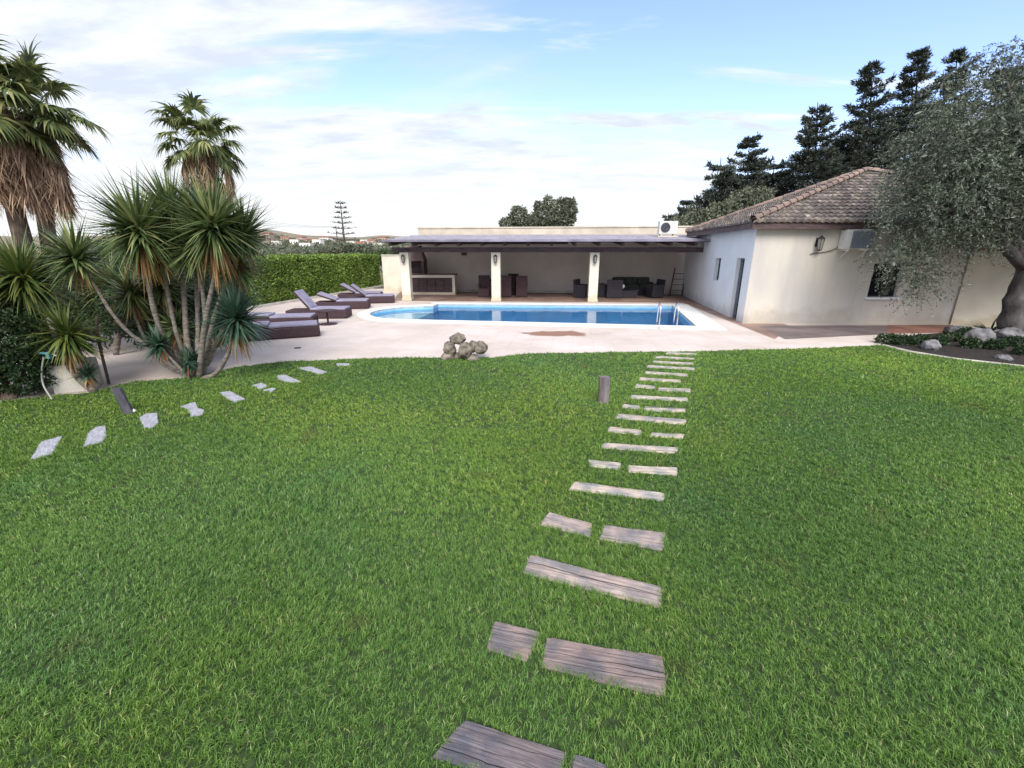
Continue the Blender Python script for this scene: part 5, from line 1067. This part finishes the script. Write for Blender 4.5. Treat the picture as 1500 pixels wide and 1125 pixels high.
# cream stub wall, hose and turquoise nozzle at the left
sb = at(100, 578); sw = thing('stub_wall', 'short cream masonry stub wall between the dark shrub and the terrace', 'wall', sb)
q = MB(); a_, b_ = at(80, 580), at(140, 573); dn = (b_ - a_).normalized(); inn = Vector((-dn.y, dn.x, 0)); q.hexa([a_, b_, b_ + inn * .55, a_ + inn * .55], [v + Vector((0, 0, .48)) for v in (a_, b_ - dn * .1, b_ + inn * .55, a_ + inn * .55)])
q.build('wall', M['kerb'], sw, bevel=.03); keepouts.append([tuple(v[:2]) for v in (a_, b_, b_ + inn * .55, a_ + inn * .55)])
hp = [atD(64, 523, 6.45), atD(61, 545, 6.42), atD(64, 565, 6.38), atD(74, 578, 6.3)]; hp[-1].z = .03
tag(MB().tube(curve(hp, 6), .012, 6).build('hose', M['hose'], origin=hp[0]), 'pale garden hose hanging down beside the stub wall', 'hose')
tp = atD(66, 518, 6.45); tn = thing('hose_nozzle', 'turquoise plastic hose fitting beside the stub wall top', 'hose fitting', tp); MB().tube([tp + Vector((-.08, 0, .01)), tp + Vector((.03, 0, 0))], .018, 8).build('barrel', M['turq'], tn); MB().box(tp + Vector((.045, 0, -.025)), (.05, .04, .10)).build('handle', M['turq'], tn)
tp = at(436, 510); tag(MB().box(tp + Vector((0, 0, .006)), (.14, .10, .012), .2).box(tp + Vector((0, 0, .014)), (.10, .07, .006), .2).build('drain_cover', M['metal_dark'], origin=tp), 'small dark drain cover in the pale terrace', 'drain cover')
# ================================================================== OLIVE TREE
def olive():
    global rng; rng = np.random.default_rng(21)
    b0 = at(1484, 495); o = thing('olive_tree', 'big grey green olive tree at the right edge, hiding part of the tiled roof', 'olive tree', b0); D = b0.y
    P = lambda px, py, dd=0: atD(px, py, D + dd)
    t0 = P(1484, 495); t0.z = -.05
    k1 = curve([t0, P(1486, 455), P(1500, 415), P(1506, 375)], 6); MB().tube(k1, [.40, .36, .30, .29, .31, .27, .25, .26, .28, .25, .24, .25, .23, .22, .21, .20, .20, .19, .19], 11).build('trunk', M['trunk_olive'], o, smooth=True)
    rough_mesh(o.children[0], .05, 3.2, 2)
    fork = k1[-1]; limbs = [(1440, 330, -.3), (1395, 250, .2), (1350, 300, -.5), (1450, 190, .3), (1520, 210, .4), (1560, 300, -.6), (1475, 120, .2), (1600, 230, .3)]
    for (x, y, dd) in limbs:
        e_ = P(x, y, dd); mid = fork.lerp(e_, .5) + Vector((random.uniform(-.15, .15), random.uniform(-.1, .1), .25)); MB().tube(curve([fork - Vector((0, 0, .25)), mid, e_], 6), list(np.linspace(.15, .025, 13)), 7).build('limb', M['trunk_olive'], o, smooth=True)
    blobs = [(1352, 320, 0, .80), (1330, 268, .3, .50), (1310, 372, -.1, .36), (1350, 385, -.2, .48), (1338, 420, -.1, .24), (1375, 225, .2, .85), (1396, 160, .4, .46), (1380, 128, .3, .20), (1418, 108, .3, .26), (1446, 96, .4, .24), (1475, 84, .2, .26), (1365, 160, .2, .2), (1408, 285, -.3, .85), (1455, 215, -.1, 1.0), (1482, 135, .2, .60), (1505, 100, .5, .45), (1425, 345, -.2, .45), (1468, 300, -.5, .80), (1520, 260, -.3, 1.1), (1555, 170, .2, .95), (1600, 260, 0, 1.2), (1590, 320, -.3, .85), (1650, 320, 0, 1.0), (1420, 250, 1.4, 1.0), (1500, 200, 1.6, 1.2), (1370, 310, 1.1, .7), (1470, 290, 1.2, .9), (1640, 150, .5, .9)]
    tot = sum(r_ ** 2.2 for *_, r_ in blobs); parts = []; tw_ = MB()
    for (x, y, dd, r_) in blobs:
        c_ = np.array(P(x, y, dd)); n_ = int(9000 * r_ ** 2.2 / tot); d = rdirs(n_); rr = rng.uniform(.35, 1.0, (n_, 1)) ** .6
        lump = 1 + .30 * np.sin(d[:, :1] * 8 + x) * np.sin(d[:, 2:3] * 7 + y)
        org = c_ + d * rr * r_ * lump * np.array([1.0, .95, .92])
        # each twig: leaves along a path that leaves outward then hangs
        dirv = unit(d * .9 + rdirs(n_) * .5 + np.array([0, 0, .15])); ln = rng.uniform(.28, .55, n_); K = 15
        for k in range(K):
            f = (k + .5) / K; p = org + dirv * (ln * f)[:, None] + np.array([0, 0, -1]) * (ln * .65 * f * f)[:, None]
            tdir = unit(dirv + np.array([0, 0, -1.3]) * f); ld = unit(tdir * .7 + rdirs(n_) * .8); parts.append(leaf_quads(p, ld, rng.uniform(.06, .105, n_), rng.uniform(.017, .027, n_)))
        ni = int(n_ * .9); d = rdirs(ni); p = c_ + d * rng.uniform(0, .8, (ni, 1)) ** .5 * r_; parts.append(leaf_quads(p, unit(rdirs(ni) + np.array([0, 0, -.6])), rng.uniform(.10, .18, ni), rng.uniform(.04, .07, ni)))
    V, F = merge(parts); link_mesh('crown', V, F, M['olive'], o)
olive()

# ================================================================== CONIFERS BEHIND THE HOUSE
def conifer(px, ytop, D, wpx, label, seed, lean=None, ragged=.25, zlow=1.5, dens=1.0, group='dark conifers behind the house'):
    global rng; rng = np.random.default_rng(seed); top = atD(px, ytop, D); Hh = top.z; rad = wpx * D / FPX * .92; lean = (px - 750) * (367 - ytop) / 2560 * D / FPX * .9
    o = thing('conifer', label, 'conifer', (top.x + lean, D, 0), 0, group); b0 = np.array([top.x + lean, D, 0.]); tp = np.array(top)
    MB().tube([tuple(b0), tuple((b0 + tp) / 2), tuple(tp)], [.04 + Hh * .011, .02 + Hh * .006, .02], 8).build('trunk', M['trunk_dark'], o)
    parts = []; br = MB(); z = zlow; step = .40
    while z < Hh - .15:
        f = (z / Hh); env = (rad * 1.2 * (1 - f ** 1.5) ** .75 + .22) * rng.uniform(.72, 1.08); nb = rng.integers(6, 9)
        for k in range(nb):
            if rng.uniform() < .10: continue
            a = rng.uniform(0, 6.283); ln = max(.22, env * rng.uniform(1 - ragged * 1.6, 1 + ragged)); c_ = b0 + (tp - b0) * f; hd = np.array([math.cos(a), math.sin(a), 0])
            m_ = max(3, int(ln / .17)); up = rng.uniform(.15, .5)
            path = [c_ + hd * ln * t_ + np.array([0, 0, ln * (up * t_ * t_ - .12 * t_)]) for t_ in np.linspace(0, 1, 4)]
            if ln > .6: br.tube([tuple(q) for q in path], [.035, .025, .015, .006], 4, caps=False)
            nn = int(m_ * 24 * dens); t_ = rng.uniform(.12, 1.03, nn) ** .8; sd_ = np.array([-hd[1], hd[0], 0]); w_ = (.10 + .30 * ln * (1 - t_) * .45)
            p = c_ + hd * (ln * t_)[:, None] + sd_ * (rng.normal(0, 1, nn) * w_)[:, None] + np.array([0, 0, 1]) * (ln * (up * t_ * t_ - .12 * t_) + rng.normal(0, .05, nn))[:, None]
            ld = unit(hd * .7 + rdirs(nn) * .7 + np.array([0, 0, .45])); parts.append(leaf_quads(p, ld, rng.uniform(.16, .30, nn), rng.uniform(.05, .085, nn)))
        z += step * rng.uniform(.75, 1.25)
    br.build('branch', M['trunk_dark'], o); V, F = merge(parts); link_mesh('crown', V, F, M['conifer'], o)
conifer(1278, 90, 30, 50, 'tall dark conifer with a blunt top straight above the roof peak', 31, ragged=.4, dens=.95)
conifer(1345, 76, 31, 46, 'tall dark conifer just right of the roof peak, touching the olive crown', 32, ragged=.4)
conifer(1402, 72, 33, 44, 'conifer tip poking up behind the olive crown', 33, ragged=.35)
conifer(1470, 96, 35, 50, 'conifer farthest right, almost hidden behind the olive crown', 39)
conifer(1198, 150, 29, 48, 'medium conifer with a neat spiky top left of the two tallest', 34, ragged=.3)
conifer(1098, 203, 30, 46, 'conifer with a thin spire above the left part of the tiled roof', 35, ragged=.35)
conifer(1056, 232, 29, 44, 'broad bushy conifer with rounded top, left of the thin spire', 36, ragged=.3, dens=1.1)
conifer(1134, 237, 31, 42, 'short ragged conifer between the thin spire and the medium one', 37, ragged=.45, dens=1.1)
conifer(1233, 205, 32, 48, 'low filler conifer between the medium one and the tallest', 40, ragged=.3, dens=1.1)
conifer(1006, 292, 38, 20, 'small pointed conifer above the white condenser', 38, zlow=.8)
conifer(979, 311, 42, 12, 'tiny pointed conifer tip left of the condenser', 41, zlow=.8)
rng = np.random.default_rng(55)
def B2_(px, py, D, rpx, rz_=None): r_ = rpx * D / FPX; return (tuple(atD(px, py, D)), (r_, r_ * .9, (rz_ or rpx) * D / FPX))
shrub('leafy_tree', 'grey green bushy tree low behind the left end of the tiled roof', 'tree', [B2_(1030, 322, 27, 26, 14), B2_(1062, 316, 27, 28, 18), B2_(1000, 330, 27, 20, 12), B2_(1100, 300, 27, 32, 22)], M['fartree'], 9000, (.16, .09))
shrub('leafy_tree', 'dark green bushy tree filling under the conifers behind the roof', 'tree', [B2_(1085, 285, 33, 45, 26), B2_(1140, 285, 33, 45, 28), B2_(1200, 260, 33, 50, 34), B2_(1250, 235, 33, 50, 36), B2_(1320, 225, 34, 60, 60), B2_(1045, 305, 33, 32, 18)], M['conifer'], 60000, (.17, .07))
shrub('leafy_tree', 'greyish broadleaf tree above the flat parapet, right hand and tallest crown', 'tree', [B2_(826, 312, 38, 17, 20), B2_(820, 325, 38, 19, 14), B2_(832, 300, 38, 10, 8)], M['fartree'], 5000, (.22, .11))
shrub('leafy_tree', 'greyish broadleaf tree above the flat parapet, middle crown with gaps', 'tree', [B2_(797, 318, 39, 15, 17), B2_(803, 298, 39, 6, 9), B2_(788, 302, 39, 5, 6), B2_(790, 328, 39, 16, 8)], M['fartree'], 4000, (.22, .11))
shrub('leafy_tree', 'greyish broadleaf tree above the flat parapet, left and lowest crown', 'tree', [B2_(760, 318, 38, 12, 14), B2_(745, 327, 38, 12, 7), B2_(775, 325, 38, 12, 9)], M['fartree'], 3500, (.22, .11))
shrub('leafy_tree', 'bright green rounded tree behind the low cream wall left of the pergola', 'tree', [B2_(570, 378, 31, 22, 12), B2_(545, 380, 32, 20, 10), B2_(592, 376, 32, 20, 12)], M['shrubmid'], 7000, (.13, .08))
shrub('leafy_tree', 'dusky green tree just over the far end of the hedge top', 'tree', [B2_(505, 366, 60, 20, 9), B2_(530, 367, 62, 22, 8), B2_(480, 369, 60, 14, 6)], M['fartree'], 4500, (.3, .16))

# the thin Norfolk pine on the skyline
def norfolk():
    global rng; rng = np.random.default_rng(77); D = 62; top = atD(498, 293, D); o = thing('norfolk_pine', 'thin tiered pine standing alone on the skyline beyond the hedge', 'pine tree', (top.x, D, 0)); parts = []; q = MB()
    MB().tube([(top.x, D, 0), tuple(top)], [.26, .03], 8).build('trunk', M['trunk_brown'], o); Hh = top.z; z = 2.0; i = 0
    while z < Hh - .3:
        f = z / Hh; ln = 2.5 * (1 - f) ** .75 + .25; nb = 6
        for k in range(nb):
            a = 2 * math.pi * (k + .5 * (i % 2)) / nb + rng.uniform(-.15, .15); hd = np.array([math.cos(a), math.sin(a), .10]); e_ = np.array([top.x, D, z]) + hd * ln * rng.uniform(.8, 1.1)
            q.tube([(top.x, D, z), tuple(e_)], [.04, .02], 4, caps=False); nn = 11; t_ = rng.uniform(.25, 1.05, nn); p = np.array([top.x, D, z]) + (e_ - np.array([top.x, D, z])) * t_[:, None]
            parts.append(leaf_quads(p, unit(hd + rdirs(nn) * .8 + np.array([0, 0, .5])), rng.uniform(.25, .42, nn), rng.uniform(.06, .10, nn)))
        z += .85 * (1 - .35 * f); i += 1
    q.build('branch', M['trunk_brown'], o); V, F = merge(parts); link_mesh('crown', V, F, M['conifer'], o)
norfolk()
# wood and gardens of the far town: one mass
P_ = []; D_s = rng.uniform(230, 700, 900); az_s = np.radians(rng.uniform(-42, -5, 900))
parts = []
for D, a in zip(D_s, az_s):
    x, y = D * math.sin(a), D * math.cos(a); zb = hz(x, y); r_ = rng.uniform(1.6, 3.4); d = rdirs(70); c_ = np.array([x, y, zb + r_ * .7]); parts.append(leaf_quads(c_ + d * np.array([r_ * 1.3, r_, r_ * .9]) * rng.uniform(.6, 1, (70, 1)), rdirs(70), np.full(70, r_ * .5), np.full(70, r_ * .35)))
V, F = merge(parts); tag(link_mesh('far_trees', V, F, M['fartree']), 'distant gardens and trees of the town below the hills', 'trees', kind='stuff')

# overhead wires and the pole they run to
pole = thing('utility_pole', 'distant utility pole carrying the overhead wires', 'utility pole', (-47.5, 125, 0))
MB().tube([(-47.5, 125, 0), (-47.5, 125, 8.6)], [.16, .11], 8).build('mast', M['stake'], pole); MB().box((-47.5, 125, 8.2), (1.6, .1, .1)).build('crossarm', M['stake'], pole)
for i, (y0, y1_) in enumerate(((279, 303), (293, 308), (268, 290))):
    a = atD(20, y0 - 12, 30); b_ = Vector((-47.5 + (i - 1) * .7, 125, 8.3)); pts = []
    a0_ = a + (a - b_) * .25
    for k in range(25): f = k / 24; p = a0_.lerp(b_, f); p.z -= 1.6 * 4 * f * (1 - f) * .6; pts.append(p)
    tag(MB().tube(pts, .018, 5).build('overhead_wire', M['metal_dark'], origin=pts[12]), ['middle', 'lowest', 'uppermost'][i] + ' of the overhead wires crossing the sky between the palms', 'wire', 'overhead wires behind the palms')

# ================================================================== GRASS
def grass():
    r = np.random.default_rng(3); out = []
    zones = [(.3, 3.2, 27000, .0029, .040), (3.2, 5.2, 15500, .0040, .041), (5.2, 7.6, 7800, .0058, .040), (7.6, 12.6, 4300, .0080, .040)]
    polyL = np.array(lawn_poly); bed = bed_poly
    for (ya, yb, dens, w, h) in zones:
        xm = 1.32 * max(yb, 2.2) + 1.6; n_ = int((yb - ya) * 2 * xm * dens); nt_ = max(1, n_ // 9); tx = r.uniform(-xm, xm, nt_); ty = r.uniform(ya, yb, nt_); th_ = r.uniform(.6, 1.25, nt_); tc_ = r.uniform(0, 1, nt_); ti = r.integers(0, nt_, n_); sg_ = .9 / math.sqrt(dens / 9) * .42
        x = tx[ti] + r.normal(0, sg_, n_); y = ty[ti] + r.normal(0, sg_, n_); hs_ = th_[ti]; cs_ = np.clip(tc_[ti] * .32 + r.uniform(0, 1, n_) * .68, 0, 1)
        keep = np.abs(x) < 1.26 * np.hypot(y, 2.2) + 1.1; x, y, hs_, cs_ = x[keep], y[keep], hs_[keep], cs_[keep]; P = np.stack([x, y, hs_, cs_], 1)
        k = inpoly(P, lawn_poly) & ~inpoly(P, bed)
        # thin and bare spots
        th = np.sin(x * 2.3 + 1.3 * np.sin(y * 1.7)) * np.sin(y * 2.9 + x) ; k &= r.uniform(size=len(x)) < .92 + .1 * th
        P = P[k]
        for kp in keepouts:
            kp = np.array([q[:2] for q in kp]); mn, mx_ = kp.min(0) - .02, kp.max(0) + .02; nb = (P[:, 0] > mn[0]) & (P[:, 0] < mx_[0]) & (P[:, 1] > mn[1]) & (P[:, 1] < mx_[1])
            if nb.any():
                idx = np.where(nb)[0]; c_ = kp.mean(0); PX_ = P[idx, :2]; q = PX_ + (PX_ - c_) / np.maximum(.05, np.linalg.norm(PX_ - c_, axis=1, keepdims=True)) * r.uniform(-.002, .034, (len(idx), 1)); ins = inpoly(q, [tuple(a) for a in kp]); P = np.delete(P, idx[ins], 0)
        HS = P[:, 2]; CS = P[:, 3]; P = P[:, :2]; n_ = len(P); patch = .5 + .5 * np.sin(P[:, 0] * 1.9 + 2 * np.sin(P[:, 1] * 1.1)) * np.cos(P[:, 1] * 2.3 + P[:, 0] * .7)
        hh = h * HS * r.uniform(.55, 1.2, n_) * (.8 + .35 * patch); tall = r.uniform(size=n_) < .012; hh[tall] *= 1.7
        a = r.uniform(0, 6.283, n_); flow = 1.2 * np.sin(P[:, 0] * .9) + P[:, 1] * .8; lean = np.stack([np.cos(a), np.sin(a)], 1) * r.uniform(.15, 1.0, (n_, 1)) + np.stack([np.cos(flow), np.sin(flow)], 1) * .28
        sd_ = np.stack([-np.sin(a + r.normal(0, .8, n_)), np.cos(a + r.normal(0, .8, n_))], 1); ww = (w * r.uniform(.65, 1.3, n_))[:, None]
        b3 = np.concatenate([P, np.full((n_, 1), .004)], 1); s3 = np.concatenate([sd_ * ww / 2, np.zeros((n_, 1))], 1); l3 = np.concatenate([lean * hh[:, None], np.zeros((n_, 1))], 1)
        z3 = np.zeros((n_, 3)); z3[:, 2] = hh
        v0, v1 = b3 - s3, b3 + s3; m_ = b3 + l3 * .35 + z3 * .6; v2, v3 = m_ - s3 * .85, m_ + s3 * .85; v4 = b3 + l3 + z3 * (1 - .35 * np.minimum(1, np.linalg.norm(lean, axis=1)))[:, None]
        out.append((np.stack([v0, v1, v2, v3, v4], 1).reshape(-1, 3), n_, CS))
    V = np.concatenate([o[0] for o in out]); n_ = sum(o[1] for o in out)
    F = (np.arange(n_)[:, None, None] * 5 + np.array([[0, 1, 3], [0, 3, 2], [2, 3, 4]])[None]).reshape(-1, 3)
    me = bpy.data.meshes.new('grass'); V = V.astype(np.float32); me.vertices.add(len(V)); me.vertices.foreach_set('co', V.ravel()); me.loops.add(len(F) * 3); me.loops.foreach_set('vertex_index', F.astype(np.int32).ravel()); me.polygons.add(len(F)); me.polygons.foreach_set('loop_start', np.arange(0, len(F) * 3, 3, dtype=np.int32)); me.update(calc_edges=False)
    at_ = me.attributes.new('rnd', 'FLOAT', 'POINT'); at_.data.foreach_set('value', np.repeat(np.concatenate([o[2] for o in out]), 5).astype(np.float32))
    print('GRASS blades', n_)
    m = bpy.data.materials.new('grass blades'); m.use_nodes = True; t = m.node_tree; b = t.nodes['Principled BSDF']; b.inputs['Roughness'].default_value = .5; b.inputs['Specular IOR Level'].default_value = .35
    an = nd(t, 'ShaderNodeAttribute'); an.attribute_name = 'rnd'; g = nd(t, 'ShaderNodeNewGeometry')
    rp = nd(t, 'ShaderNodeValToRGB'); e = rp.color_ramp.elements; e[0].color = (.038, .088, .022, 1); e[1].color = (.50, .52, .26, 1); e[1].position = .96; x_ = e.new(.50); x_.color = (.130, .265, .054, 1); x_ = e.new(.80); x_.color = (.22, .385, .090, 1)
    t.links.new(an.outputs['Fac'], rp.inputs[0])
    def nz(sc, det=3):
        n = nd(t, 'ShaderNodeTexNoise'); n.inputs['Scale'].default_value = sc; n.inputs['Detail'].default_value = det; t.links.new(g.outputs['Position'], n.inputs[0]); return n.outputs[0]
    def mr(v, a, b_, c_, d_):
        n = nd(t, 'ShaderNodeMapRange'); n.inputs[1].default_value = a; n.inputs[2].default_value = b_; n.inputs[3].default_value = c_; n.inputs[4].default_value = d_; t.links.new(v, n.inputs[0]); return n.outputs[0]
    def mix(f, a, col, typ='MIX'):
        n = nd(t, 'ShaderNodeMix', data_type='RGBA'); n.blend_type = typ; t.links.new(f, n.inputs[0]); t.links.new(a, n.inputs[6]); n.inputs[7].default_value = (*col, 1); return n.outputs[2]
    def spot(cx_, cy_, sx_, sy_):
        n = nd(t, 'ShaderNodeVectorMath', operation='SUBTRACT'); t.links.new(g.outputs['Position'], n.inputs[0]); n.inputs[1].default_value = (cx_, cy_, 0)
        n2 = nd(t, 'ShaderNodeVectorMath', operation='MULTIPLY'); t.links.new(n.outputs[0], n2.inputs[0]); n2.inputs[1].default_value = (1 / sx_, 1 / sy_, 0)
        n3 = nd(t, 'ShaderNodeVectorMath', operation='LENGTH'); t.links.new(n2.outputs[0], n3.inputs[0]); return mr(n3.outputs['Value'], 1.1, .2, 0, 1)
    c = mix(mr(nz(.45, 4), .42, .66, 0, .8), rp.outputs[0], (1.35, 1.18, .9), 'MULTIPLY')     # yellower stretches
    c = mix(spot(.2, 5.6, 3.2, 2.6), c, (1.45, 1.26, 1.0), 'MULTIPLY'); c = mix(spot(6.5, 8.0, 4.5, 2.4), c, (1.30, 1.2, .85), 'MULTIPLY'); c = mix(spot(-5.5, 6.2, 3.5, 1.6), c, (1.4, 1.22, .9), 'MULTIPLY')
    c = mix(mr(nz(.9, 4), .52, .70, 0, .65), c, (.66, .86, 1.35), 'MULTIPLY')                   # blue green stretches
    c = mix(mr(nz(1.7, 5), .63, .74, 0, .6), c, (.17, .135, .06))                                # dry spots
    t.links.new(c, b.inputs['Base Color']); tr = nd(t, 'ShaderNodeBsdfTranslucent'); t.links.new(c, tr.inputs[0]); ms = nd(t, 'ShaderNodeMixShader'); ms.inputs[0].default_value = .28
    t.links.new(b.outputs[0], ms.inputs[1]); t.links.new(tr.outputs[0], ms.inputs[2]); t.links.new(ms.outputs[0], t.nodes['Material Output'].inputs[0])
    me.materials.append(m); o = bpy.data.objects.new('grass', me); C.objects.link(o); tag(o, 'short green lawn grass', 'grass', kind='stuff')
grass()
